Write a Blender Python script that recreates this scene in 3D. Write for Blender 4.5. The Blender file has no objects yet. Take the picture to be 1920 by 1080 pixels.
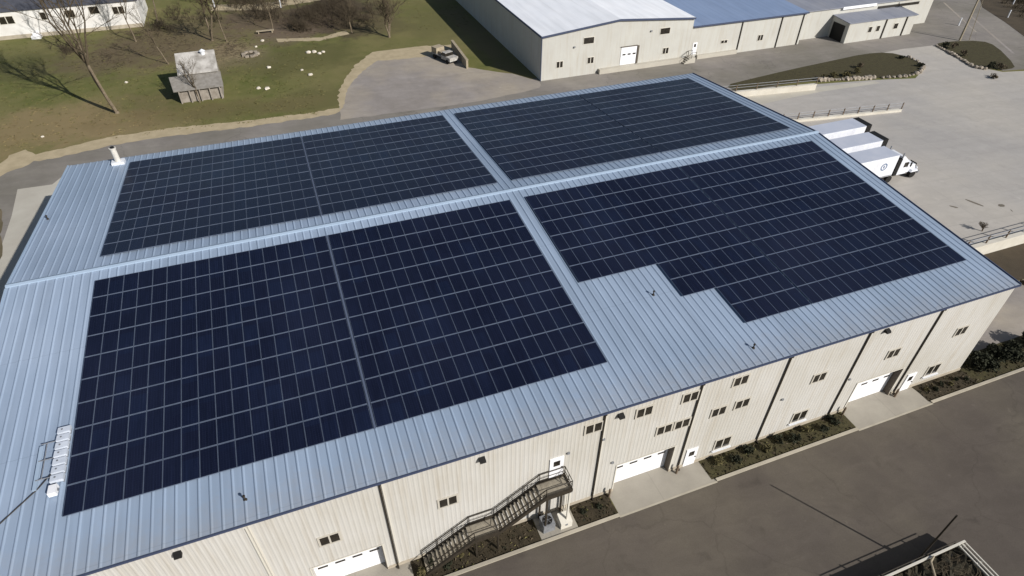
import bpy, bmesh, math, random
from mathutils import Vector, Matrix
random.seed(7)
SC = bpy.context.scene
COL = SC.collection
R = math.radians

# ------------------------------------------------------------ camera numbers (solved from the roof grid)
F = 1165.42
CAM = Vector((16.63788, -46.7176, 42.73382))
YAW, PIT, ROL = 0.36484, -0.69915, 0.0087
FW = Vector((math.sin(YAW)*math.cos(PIT), math.cos(YAW)*math.cos(PIT), math.sin(PIT)))
RT0 = Vector((math.cos(YAW), -math.sin(YAW), 0))
UP0 = RT0.cross(FW)
RT = RT0*math.cos(ROL) + UP0*math.sin(ROL)
UP = -RT0*math.sin(ROL) + UP0*math.cos(ROL)
TH = 0.08622; CT, ST = math.cos(TH), math.sin(TH)
ZR = 12.558                 # ridge height
XL, XR = -6.10, 69.71       # roof ends
SE_F, SE_B = 24.824, 23.472 # slope lengths
N = 1.2                     # level of the ground behind the warehouse
WY = -24.6                  # front wall plane

def G(px, py, z=0.0):
    d = FW + RT*((px-960)/F) - UP*((py-540)/F)
    t = (z-CAM.z)/d.z
    p = CAM + d*t
    return (p.x, p.y)

def proj(p):
    d = Vector(p)-CAM
    z = d.dot(FW)
    return (960+F*d.dot(RT)/z, 540-F*d.dot(UP)/z)

def S(x, s, side=-1, h=0.0):
    """point on the roof: s metres down the slope from the ridge, h above it; side -1 front, +1 back"""
    return (x, side*(s*CT + h*ST), ZR - s*ST + h*CT)

# ------------------------------------------------------------ materials
MATS = {}
def lin(c):
    return tuple(((v/255)/12.92 if v/255 <= .04045 else ((v/255+.055)/1.055)**2.4) for v in c)

def mat(name, c1, c2=None, scale=1.0, rough=.8, metal=0.0, spec=.3, bump=0.0, c3=None, scale3=.08, fine=0.0, coat=0.0):
    """colours in sRGB 0-255; c2 mixed by noise, c3 mixed by a broad noise, 'fine' = strength of grain"""
    m = bpy.data.materials.new(name); m.use_nodes = True
    nt = m.node_tree; nd = nt.nodes; lk = nt.links
    b = nd['Principled BSDF']
    b.inputs['Roughness'].default_value = rough
    b.inputs['Metallic'].default_value = metal
    b.inputs['Specular IOR Level'].default_value = spec
    if coat: b.inputs['Coat Weight'].default_value = coat; b.inputs['Coat Roughness'].default_value = .08
    geo = nd.new('ShaderNodeNewGeometry')
    def noise(sc, det=5, ro=.6):
        n = nd.new('ShaderNodeTexNoise'); n.inputs['Scale'].default_value = sc
        n.inputs['Detail'].default_value = det; n.inputs['Roughness'].default_value = ro
        lk.new(geo.outputs['Position'], n.inputs['Vector']); return n
    def ramp(n, a, b_):
        r = nd.new('ShaderNodeMapRange'); r.inputs['From Min'].default_value = a; r.inputs['From Max'].default_value = b_
        lk.new(n.outputs['Fac'], r.inputs['Value']); return r.outputs['Result']
    def mix(f, a, b_, mode='MIX'):
        x = nd.new('ShaderNodeMix'); x.data_type = 'RGBA'; x.blend_type = mode
        if isinstance(f, float): x.inputs[0].default_value = f
        else: lk.new(f, x.inputs[0])
        for sock, v in ((x.inputs[6], a), (x.inputs[7], b_)):
            if isinstance(v, tuple): sock.default_value = (*v, 1)
            else: lk.new(v, sock)
        return x.outputs[2]
    col = lin(c1)
    if c2: col = mix(ramp(noise(scale), .35, .65), col, lin(c2))
    if c3: col = mix(ramp(noise(scale3, 4), .42, .62), col, lin(c3))
    if fine:
        g = noise(9, 8, .8)
        r = nd.new('ShaderNodeMapRange'); r.inputs['From Min'].default_value = .3; r.inputs['From Max'].default_value = .7
        r.inputs['To Min'].default_value = 1-fine; r.inputs['To Max'].default_value = 1+fine
        lk.new(g.outputs['Fac'], r.inputs['Value'])
        v = nd.new('ShaderNodeVectorMath'); v.operation = 'SCALE'
        if isinstance(col, tuple): v.inputs[0].default_value = col
        else: lk.new(col, v.inputs[0])
        lk.new(r.outputs['Result'], v.inputs['Scale']); col = v.outputs[0]
    if isinstance(col, tuple): b.inputs['Base Color'].default_value = (*col, 1)
    else: lk.new(col, b.inputs['Base Color'])
    if bump:
        bn = nd.new('ShaderNodeBump'); bn.inputs['Strength'].default_value = bump; bn.inputs['Distance'].default_value = .05
        lk.new(noise(14, 6).outputs['Fac'], bn.inputs['Height']); lk.new(bn.outputs['Normal'], b.inputs['Normal'])
    MATS[name] = m
    return m

mat('lawn', (90, 94, 46), (106, 104, 60), .5, .95, bump=.8, c3=(114, 108, 68), scale3=.06, fine=.26)
mat('lawn_dirt', (98, 88, 70), (80, 76, 52), .5, .95, bump=.5, c3=(118, 106, 86), scale3=.12, fine=.2)
mat('leaf_litter', (82, 70, 56), (66, 60, 42), .8, .95, bump=.6, fine=.25)
mat('verge_gravel', (180, 165, 136), (164, 150, 122), .7, .95, bump=.3, fine=.1)
mat('back_road', (132, 126, 121), (142, 136, 128), .15, .9, bump=.1, c3=(122, 117, 108), scale3=.06, fine=.05)
mat('gravel_lot', (154, 147, 142), (140, 133, 127), .2, .9, bump=.15, c3=(164, 154, 140), scale3=.07, fine=.07)
mat('concrete_lot', (173, 168, 162), (165, 161, 157), .05, .85, bump=.05, c3=(183, 176, 165), scale3=.022, fine=.05)
mat('light_concrete', (184, 179, 167), (174, 168, 156), .35, .85, fine=.04)
mat('wall_concrete', (206, 201, 189), (194, 188, 175), .6, .85, fine=.04)
mat('apron', (158, 152, 140), (148, 142, 131), .5, .85, fine=.05)
mat('asphalt', (86, 79, 73), (93, 86, 79), .12, .85, bump=.12, c3=(100, 93, 83), scale3=.07, fine=.12, spec=.15)
mat('mulch', (66, 58, 44), (50, 44, 32), 1.6, .95, bump=.8, fine=.25)
mat('mulch_green', (72, 68, 44), (62, 56, 38), 1.6, .95, bump=.8, fine=.25)
mat('dark_soil', (68, 60, 48), (80, 70, 56), .4, .95, bump=.4, fine=.15)
mat('kerb', (176, 168, 152), (162, 154, 138), .8, .85)
mat('stain', (118, 110, 98), (104, 98, 88), 1.5, .9)
mat('rock', (170, 160, 145), (120, 110, 98), 2.5, .9, bump=.6)
mat('white_rock', (222, 214, 200), (190, 180, 165), 3, .9)
mat('tan_wall', (190, 187, 180), (183, 179, 170), .25, .6, c3=(193, 190, 184), scale3=.1)
mat('far_wall', (190, 189, 182), (184, 182, 175), .3, .65)
mat('foundation', (178, 168, 150), (164, 154, 138), 1.2, .9)
mat('window_frame', (186, 180, 168), None, 1, .6)
mat('trim_light', (205, 200, 188), None, 1, .6)
mat('dark_recess', (92, 84, 74), None, 1, .7)  # brown painting shade on unlit jamb reveals; also the far doorway
mat('blue_trim', (66, 74, 96), None, 1, .6)
mat('white_door', (238, 238, 240), (230, 230, 232), 1.2, .5)
mat('white_house', (222, 220, 216), (210, 206, 200), .5, .7)
mat('house_roof', (66, 68, 76), (78, 80, 88), .8, .9)
mat('glass', (32, 30, 26), (52, 48, 42), 1.4, .12, spec=.6)
mat('bronze', (52, 46, 38), None, 1, .5)
mat('stair_steel', (46, 41, 33), (58, 51, 42), 3, .6)
mat('grating', (150, 142, 126), (128, 120, 106), 4, .7)
mat('white_metal', (226, 228, 232), (214, 216, 220), 2, .4, spec=.5)
mat('box_paint', (206, 212, 222), (190, 197, 208), 2, .5)
mat('grey_metal', (150, 152, 156), (128, 130, 134), 3, .45, metal=.3)
mat('pipe_metal', (212, 208, 198), (190, 186, 178), 3, .5)
mat('black', (26, 25, 24), None, 1, .6)
mat('tyre', (28, 27, 26), (38, 36, 34), 3, .85)
mat('white_paint', (228, 230, 236), (220, 222, 228), 1, .35, spec=.5)
mat('trailer_roof', (176, 182, 196), (186, 190, 202), .5, .5)
mat('logo_blue', (92, 112, 140), None, 1, .5)
mat('alu', (98, 108, 126), (88, 98, 116), 1.5, .5, spec=.3)
mat('seam_cover_tone', (84, 93, 112), None, 1, .6)  # darker tone that dims the lit roof in the array seam
mat('dirty_white', (188, 184, 178), (150, 146, 138), 2.5, .6)
mat('bark', (128, 116, 98), (98, 86, 70), 3, .95)
mat('bark_dark', (86, 76, 60), (70, 62, 48), 3, .95)
mat('twig', (92, 82, 66), (78, 68, 54), 3, .95)
mat('dry_grass', (108, 100, 66), (92, 90, 52), 1.5, .95)
mat('evergreen', (48, 50, 34), (34, 36, 24), 2.2, .9)
mat('dry_shrub', (96, 88, 58), (70, 66, 42), 2.2, .95)
mat('shed_wood', (158, 150, 140), (132, 124, 114), 1.5, .9, fine=.12)
mat('shed_roof', (168, 164, 158), (136, 131, 124), 1.2, .6, c3=(188, 184, 178), scale3=.5)
mat('shed_lean', (138, 134, 128), (120, 115, 108), 1.6, .85)
mat('white_roof', (244, 245, 248), (238, 240, 244), .2, .5)
mat('blue_roof', (128, 146, 176), (134, 151, 180), .2, .5)
mat('grey_roof', (134, 137, 148), (146, 148, 156), .25, .6)
mat('rail_brown', (116, 100, 84), (100, 86, 70), 2, .7)
mat('dark_load', (40, 38, 30), (62, 56, 42), 1.5, .95, bump=.8)
mat('timber', (168, 156, 134), (150, 138, 118), 2, .9)

def paving_detail(name, joint=0.0, crack=.0, tracks=.0, blotch=.0, jang=0.0):
    nt = MATS[name].node_tree; nd = nt.nodes; lk = nt.links; b = nd['Principled BSDF']
    col = b.inputs['Base Color'].links[0].from_socket
    geo = nd.new('ShaderNodeNewGeometry')
    def mul(fac_socket, lo, hi, a, b_):
        nonlocal col
        r = nd.new('ShaderNodeMapRange'); r.inputs['From Min'].default_value = lo; r.inputs['From Max'].default_value = hi
        r.inputs['To Min'].default_value = a; r.inputs['To Max'].default_value = b_; lk.new(fac_socket, r.inputs['Value'])
        v = nd.new('ShaderNodeVectorMath'); v.operation = 'SCALE'; lk.new(col, v.inputs[0]); lk.new(r.outputs[0], v.inputs['Scale']); col = v.outputs[0]
    warp = nd.new('ShaderNodeTexNoise'); warp.inputs['Scale'].default_value = .35; warp.inputs['Detail'].default_value = 5; lk.new(geo.outputs['Position'], warp.inputs['Vector'])
    wv = nd.new('ShaderNodeVectorMath'); wv.operation = 'SCALE'; wv.inputs['Scale'].default_value = 3.0; lk.new(warp.outputs['Color'], wv.inputs[0])
    wp = nd.new('ShaderNodeVectorMath'); wp.operation = 'ADD'; lk.new(geo.outputs['Position'], wp.inputs[0]); lk.new(wv.outputs[0], wp.inputs[1])
    if crack:
        vo = nd.new('ShaderNodeTexVoronoi'); vo.feature = 'DISTANCE_TO_EDGE'; vo.inputs['Scale'].default_value = .075; lk.new(wp.outputs[0], vo.inputs['Vector'])
        mul(vo.outputs['Distance'], 0, .006, 1-crack, 1)
    if joint:
        rt = nd.new('ShaderNodeVectorRotate'); rt.inputs['Angle'].default_value = jang; lk.new(geo.outputs['Position'], rt.inputs['Vector'])
        sc = nd.new('ShaderNodeVectorMath'); sc.operation = 'SCALE'; sc.inputs['Scale'].default_value = 1/4.6; lk.new(rt.outputs[0], sc.inputs[0])
        fr = nd.new('ShaderNodeVectorMath'); fr.operation = 'FRACTION'; lk.new(sc.outputs[0], fr.inputs[0])
        sp = nd.new('ShaderNodeSeparateXYZ'); lk.new(fr.outputs[0], sp.inputs[0])
        for o in (0, 1): mul(sp.outputs[o], 0.012, 0.02, 1-joint, 1)
    if tracks:
        for ang, sc_, st in ((.12, .9, tracks), (1.2, .5, tracks*.7)):
            rt = nd.new('ShaderNodeVectorRotate'); rt.inputs['Angle'].default_value = ang; lk.new(wp.outputs[0], rt.inputs['Vector'])
            mp = nd.new('ShaderNodeMapping'); mp.inputs['Scale'].default_value = (.02, sc_, 1); lk.new(rt.outputs[0], mp.inputs['Vector'])
            n = nd.new('ShaderNodeTexNoise'); n.inputs['Scale'].default_value = 1; n.inputs['Detail'].default_value = 4; n.inputs['Roughness'].default_value = .7; lk.new(mp.outputs[0], n.inputs['Vector'])
            mul(n.outputs['Fac'], .35, .6, 1+st*.4, 1-st)
    if blotch:
        n = nd.new('ShaderNodeTexNoise'); n.inputs['Scale'].default_value = .9; n.inputs['Detail'].default_value = 3; lk.new(geo.outputs['Position'], n.inputs['Vector'])
        mul(n.outputs['Fac'], .68, .74, 1, 1+blotch)
        n = nd.new('ShaderNodeTexNoise'); n.inputs['Scale'].default_value = .55; n.inputs['Detail'].default_value = 5; lk.new(wp.outputs[0], n.inputs['Vector'])
        mul(n.outputs['Fac'], .62, .72, 1, 1-blotch*.8)
    lk.new(col, b.inputs['Base Color'])
paving_detail('asphalt', crack=.13, tracks=.08, blotch=.2)
paving_detail('concrete_lot', joint=.09, tracks=.06, blotch=.08, jang=.09)
paving_detail('back_road', crack=.22, tracks=.08, blotch=.1)
paving_detail('gravel_lot', tracks=.08, blotch=.12)
paving_detail('apron', joint=.1, blotch=.08)

def wall_grime(name, z0):
    """splash dirt low on the wall and thin run marks"""
    nt = MATS[name].node_tree; nd = nt.nodes; lk = nt.links; b = nd['Principled BSDF']
    col = b.inputs['Base Color'].links[0].from_socket
    geo = nd.new('ShaderNodeNewGeometry'); mp = nd.new('ShaderNodeMapping'); mp.inputs['Scale'].default_value = (2.2, 2.2, .16); lk.new(geo.outputs['Position'], mp.inputs['Vector'])
    n = nd.new('ShaderNodeTexNoise'); n.inputs['Scale'].default_value = 1; n.inputs['Detail'].default_value = 6; n.inputs['Roughness'].default_value = .65; lk.new(mp.outputs[0], n.inputs['Vector'])
    r = nd.new('ShaderNodeMapRange'); r.inputs['From Min'].default_value = .48; r.inputs['From Max'].default_value = .75; r.inputs['To Min'].default_value = 0; r.inputs['To Max'].default_value = .38; lk.new(n.outputs['Fac'], r.inputs['Value'])
    mx = nd.new('ShaderNodeMix'); mx.data_type = 'RGBA'; lk.new(r.outputs[0], mx.inputs[0]); lk.new(col, mx.inputs[6]); mx.inputs[7].default_value = (*lin((160, 146, 122)), 1)
    lk.new(mx.outputs[2], b.inputs['Base Color'])
wall_grime('tan_wall', 0); wall_grime('far_wall', N)

def lawn_patches():
    """worn soil, leaf litter and dry grass growing in soft-edged patches of the lawn"""
    nt = MATS['lawn'].node_tree; nd = nt.nodes; lk = nt.links; b = nd['Principled BSDF']
    col = b.inputs['Base Color'].links[0].from_socket
    geo = nd.new('ShaderNodeNewGeometry')
    n = nd.new('ShaderNodeTexNoise'); n.inputs['Scale'].default_value = .22; n.inputs['Detail'].default_value = 6; n.inputs['Roughness'].default_value = .65
    lk.new(geo.outputs['Position'], n.inputs['Vector'])
    for (px, py, rx, ry, c, amt) in PATCH:
        x, y = G(px, py, 1.2)
        s1 = nd.new('ShaderNodeVectorMath'); s1.operation = 'SUBTRACT'; s1.inputs[1].default_value = (x, y, 0); lk.new(geo.outputs['Position'], s1.inputs[0])
        s2 = nd.new('ShaderNodeVectorMath'); s2.operation = 'MULTIPLY'; s2.inputs[1].default_value = (1/rx, 1/ry, 0); lk.new(s1.outputs[0], s2.inputs[0])
        ln = nd.new('ShaderNodeVectorMath'); ln.operation = 'LENGTH'; lk.new(s2.outputs[0], ln.inputs[0])
        ad = nd.new('ShaderNodeMath'); ad.operation = 'MULTIPLY_ADD'; ad.inputs[1].default_value = 2.6; lk.new(n.outputs['Fac'], ad.inputs[0]); lk.new(ln.outputs['Value'], ad.inputs[2])
        mr = nd.new('ShaderNodeMapRange'); mr.interpolation_type = 'SMOOTHSTEP'
        mr.inputs['From Min'].default_value = 1.75; mr.inputs['From Max'].default_value = 2.75; mr.inputs['To Min'].default_value = amt; mr.inputs['To Max'].default_value = 0
        lk.new(ad.outputs[0], mr.inputs['Value'])
        mx = nd.new('ShaderNodeMix'); mx.data_type = 'RGBA'; lk.new(mr.outputs[0], mx.inputs[0]); lk.new(col, mx.inputs[6]); mx.inputs[7].default_value = (*lin(c), 1)
        col = mx.outputs[2]
    lk.new(col, b.inputs['Base Color'])
PATCH = [(120, 235, 13, 7, (138, 120, 88), .85), (230, 245, 10, 5, (134, 118, 86), .6), (40, 250, 8, 6, (126, 112, 78), .6), (60, 120, 6, 9, (84, 82, 48), .6),
         (420, 100, 6, 8, (132, 116, 92), .8), (470, 105, 4, 5, (140, 126, 100), .7), (300, 80, 11, 12, (100, 86, 66), .8), (200, 110, 9, 9, (96, 84, 64), .7), (370, 50, 8, 10, (104, 92, 68), .6),
         (500, 35, 9, 14, (98, 84, 68), .85), (590, 35, 9, 13, (72, 60, 48), .95), (650, 20, 8, 14, (70, 58, 46), .9), (540, 65, 6, 6, (108, 94, 78), .8),
         (700, 45, 7, 8, (86, 76, 54), .7), (560, 110, 12, 8, (84, 82, 46), .7), (590, 185, 7, 5, (86, 84, 48), .6), (520, 195, 6, 3, (112, 102, 66), .6), (300, 195, 8, 5, (88, 84, 50), .5),
         (820, 40, 9, 12, (98, 94, 58), .7), (890, 60, 2.5, 25, (112, 98, 74), .5), (330, 215, 12, 3, (112, 98, 66), .5), (450, 205, 10, 3, (94, 88, 54), .5)]
lawn_patches()

def roof_material():
    m = mat('roof_metal', (146, 162, 183), (154, 169, 189), .16, .42, metal=0.0, spec=.4, c3=(140, 156, 176), scale3=.05)
    nt = m.node_tree; nd = nt.nodes; lk = nt.links; b = nd['Principled BSDF']
    # faint dirt streaks down the slope
    geo = nd.new('ShaderNodeNewGeometry'); mp = nd.new('ShaderNodeMapping'); mp.inputs['Scale'].default_value = (1.7, .12, .12)
    lk.new(geo.outputs['Position'], mp.inputs['Vector'])
    n = nd.new('ShaderNodeTexNoise'); n.inputs['Scale'].default_value = 1.0; n.inputs['Detail'].default_value = 6
    lk.new(mp.outputs['Vector'], n.inputs['Vector'])
    r = nd.new('ShaderNodeMapRange'); r.inputs['From Min'].default_value = .35; r.inputs['From Max'].default_value = .7
    r.inputs['To Min'].default_value = 1.05; r.inputs['To Max'].default_value = .90
    lk.new(n.outputs['Fac'], r.inputs['Value'])
    v = nd.new('ShaderNodeVectorMath'); v.operation = 'SCALE'
    src = b.inputs['Base Color'].links[0].from_socket
    lk.new(src, v.inputs[0]); lk.new(r.outputs['Result'], v.inputs['Scale'])
    sp = nd.new('ShaderNodeSeparateXYZ'); lk.new(geo.outputs['Position'], sp.inputs[0])
    ab = nd.new('ShaderNodeMath'); ab.operation = 'ABSOLUTE'; lk.new(sp.outputs[1], ab.inputs[0])
    md = nd.new('ShaderNodeMath'); md.operation = 'MODULO'; md.inputs[1].default_value = 8.15; lk.new(ab.outputs[0], md.inputs[0])
    r1 = nd.new('ShaderNodeMapRange'); r1.inputs['From Min'].default_value = .03; r1.inputs['From Max'].default_value = .07; r1.inputs['To Min'].default_value = .86; r1.inputs['To Max'].default_value = 1; lk.new(md.outputs[0], r1.inputs['Value'])
    n2 = nd.new('ShaderNodeTexNoise'); n2.inputs['Scale'].default_value = 1.3; n2.inputs['Detail'].default_value = 7; n2.inputs['Roughness'].default_value = .75; lk.new(geo.outputs['Position'], n2.inputs['Vector'])
    ed = nd.new('ShaderNodeMath'); ed.operation = 'MULTIPLY_ADD'; ed.inputs[1].default_value = 6; lk.new(n2.outputs['Fac'], ed.inputs[0]); lk.new(ab.outputs[0], ed.inputs[2])
    r4 = nd.new('ShaderNodeMapRange'); r4.inputs['From Min'].default_value = 25.2; r4.inputs['From Max'].default_value = 28.2; r4.inputs['To Min'].default_value = 0; r4.inputs['To Max'].default_value = .4; lk.new(ed.outputs[0], r4.inputs['Value'])
    v2 = nd.new('ShaderNodeVectorMath'); v2.operation = 'SCALE'; lk.new(v.outputs[0], v2.inputs[0]); lk.new(r1.outputs[0], v2.inputs['Scale'])
    mx = nd.new('ShaderNodeMix'); mx.data_type = 'RGBA'; lk.new(r4.outputs[0], mx.inputs[0]); lk.new(v2.outputs[0], mx.inputs[6]); mx.inputs[7].default_value = (*lin((150, 146, 142)), 1)
    lk.new(mx.outputs[2], b.inputs['Base Color'])
roof_material()
def seam_lines(name, pitch, depth):
    nt = MATS[name].node_tree; nd = nt.nodes; lk = nt.links; b = nd['Principled BSDF']
    col = b.inputs['Base Color'].links[0].from_socket
    geo = nd.new('ShaderNodeNewGeometry'); sp = nd.new('ShaderNodeSeparateXYZ'); lk.new(geo.outputs['Position'], sp.inputs[0])
    md = nd.new('ShaderNodeMath'); md.operation = 'MODULO'; md.inputs[1].default_value = pitch; lk.new(sp.outputs[0], md.inputs[0])
    r = nd.new('ShaderNodeMapRange'); r.inputs['From Min'].default_value = .05; r.inputs['From Max'].default_value = .12; r.inputs['To Min'].default_value = 1-depth; r.inputs['To Max'].default_value = 1; lk.new(md.outputs[0], r.inputs['Value'])
    mp = nd.new('ShaderNodeMapping'); mp.inputs['Scale'].default_value = (.9, .09, .1); lk.new(geo.outputs['Position'], mp.inputs['Vector'])
    n = nd.new('ShaderNodeTexNoise'); n.inputs['Scale'].default_value = 1; n.inputs['Detail'].default_value = 6; lk.new(mp.outputs[0], n.inputs['Vector'])
    r2 = nd.new('ShaderNodeMapRange'); r2.inputs['From Min'].default_value = .4; r2.inputs['From Max'].default_value = .7; r2.inputs['To Min'].default_value = 1; r2.inputs['To Max'].default_value = .88; lk.new(n.outputs['Fac'], r2.inputs['Value'])
    m = nd.new('ShaderNodeMath'); m.operation = 'MULTIPLY'; lk.new(r.outputs[0], m.inputs[0]); lk.new(r2.outputs[0], m.inputs[1])
    v = nd.new('ShaderNodeVectorMath'); v.operation = 'SCALE'; lk.new(col, v.inputs[0]); lk.new(m.outputs[0], v.inputs['Scale']); lk.new(v.outputs[0], b.inputs['Base Color'])
seam_lines('white_roof', 2.4, .07); seam_lines('blue_roof', 1.2, .12); seam_lines('grey_roof', 1.2, .12); seam_lines('white_paint', 1.22, .06)
mat('ridge_metal', (150, 168, 188), (158, 175, 194), .4, .45)

def panel_material():
    m = bpy.data.materials.new('solar_glass'); m.use_nodes = True; MATS['solar_glass'] = m
    nt = m.node_tree; nd = nt.nodes; lk = nt.links; b = nd['Principled BSDF']
    b.inputs['Roughness'].default_value = .3; b.inputs['Specular IOR Level'].default_value = .3
    geo = nd.new('ShaderNodeNewGeometry')
    # one tint per panel: white noise on the panel's cell in the grid
    dv = nd.new('ShaderNodeVectorMath'); dv.operation = 'DIVIDE'; dv.inputs[1].default_value = (1.012, 1.9695, 50)
    lk.new(geo.outputs['Position'], dv.inputs[0])
    fl = nd.new('ShaderNodeVectorMath'); fl.operation = 'FLOOR'; lk.new(dv.outputs[0], fl.inputs[0])
    wn = nd.new('ShaderNodeTexWhiteNoise'); lk.new(fl.outputs[0], wn.inputs['Vector'])
    rp = nd.new('ShaderNodeValToRGB')
    e = rp.color_ramp.elements
    e[0].color = (*lin((18, 22, 40)), 1); e[1].color = (*lin((20, 27, 48)), 1)
    e.new(.72).color = (*lin((19, 24, 43)), 1)
    lk.new(wn.outputs['Value'], rp.inputs['Fac'])
    # cell grid: thin paler busbar lines, 0.158 m cells
    mp = nd.new('ShaderNodeMapping'); mp.inputs['Scale'].default_value = (1/.1582, 1/.1582, 0)
    lk.new(geo.outputs['Position'], mp.inputs['Vector'])
    fr = nd.new('ShaderNodeVectorMath'); fr.operation = 'FRACTION'; lk.new(mp.outputs[0], fr.inputs[0])
    sp = nd.new('ShaderNodeSeparateXYZ'); lk.new(fr.outputs[0], sp.inputs[0])
    lt = nd.new('ShaderNodeMath'); lt.operation = 'LESS_THAN'; lt.inputs[1].default_value = .05; lk.new(sp.outputs[0], lt.inputs[0])
    lt2 = nd.new('ShaderNodeMath'); lt2.operation = 'LESS_THAN'; lt2.inputs[1].default_value = .04; lk.new(sp.outputs[1], lt2.inputs[0])
    mx = nd.new('ShaderNodeMath'); mx.operation = 'MAXIMUM'; lk.new(lt.outputs[0], mx.inputs[0]); lk.new(lt2.outputs[0], mx.inputs[1])
    ml = nd.new('ShaderNodeMath'); ml.operation = 'MULTIPLY'; ml.inputs[1].default_value = .5; lk.new(mx.outputs[0], ml.inputs[0])
    mixn = nd.new('ShaderNodeMix'); mixn.data_type = 'RGBA'; lk.new(ml.outputs[0], mixn.inputs[0])
    lk.new(rp.outputs[0], mixn.inputs[6]); mixn.inputs[7].default_value = (*lin((52, 60, 82)), 1)
    m2 = nd.new('ShaderNodeMapping'); m2.inputs['Scale'].default_value = (9, .5, .5); lk.new(geo.outputs['Position'], m2.inputs['Vector'])
    ns = nd.new('ShaderNodeTexNoise'); ns.inputs['Scale'].default_value = 1; ns.inputs['Detail'].default_value = 5; lk.new(m2.outputs[0], ns.inputs['Vector'])
    m3 = nd.new('ShaderNodeTexNoise'); m3.inputs['Scale'].default_value = .12; m3.inputs['Detail'].default_value = 4; lk.new(geo.outputs['Position'], m3.inputs['Vector'])
    sm = nd.new('ShaderNodeMath'); sm.operation = 'ADD'; lk.new(ns.outputs['Fac'], sm.inputs[0]); lk.new(m3.outputs['Fac'], sm.inputs[1])
    r2 = nd.new('ShaderNodeMapRange'); r2.inputs['From Min'].default_value = .75; r2.inputs['From Max'].default_value = 1.25; r2.inputs['To Min'].default_value = .8; r2.inputs['To Max'].default_value = 1.25
    lk.new(sm.outputs[0], r2.inputs['Value'])
    v = nd.new('ShaderNodeVectorMath'); v.operation = 'SCALE'; lk.new(mixn.outputs[2], v.inputs[0]); lk.new(r2.outputs[0], v.inputs['Scale'])
    lk.new(v.outputs[0], b.inputs['Base Color'])
    r3 = nd.new('ShaderNodeMapRange'); r3.inputs['From Min'].default_value = .35; r3.inputs['From Max'].default_value = .65; r3.inputs['To Min'].default_value = .22; r3.inputs['To Max'].default_value = .45
    lk.new(m3.outputs['Fac'], r3.inputs['Value']); lk.new(r3.outputs[0], b.inputs['Roughness'])
panel_material()

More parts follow.
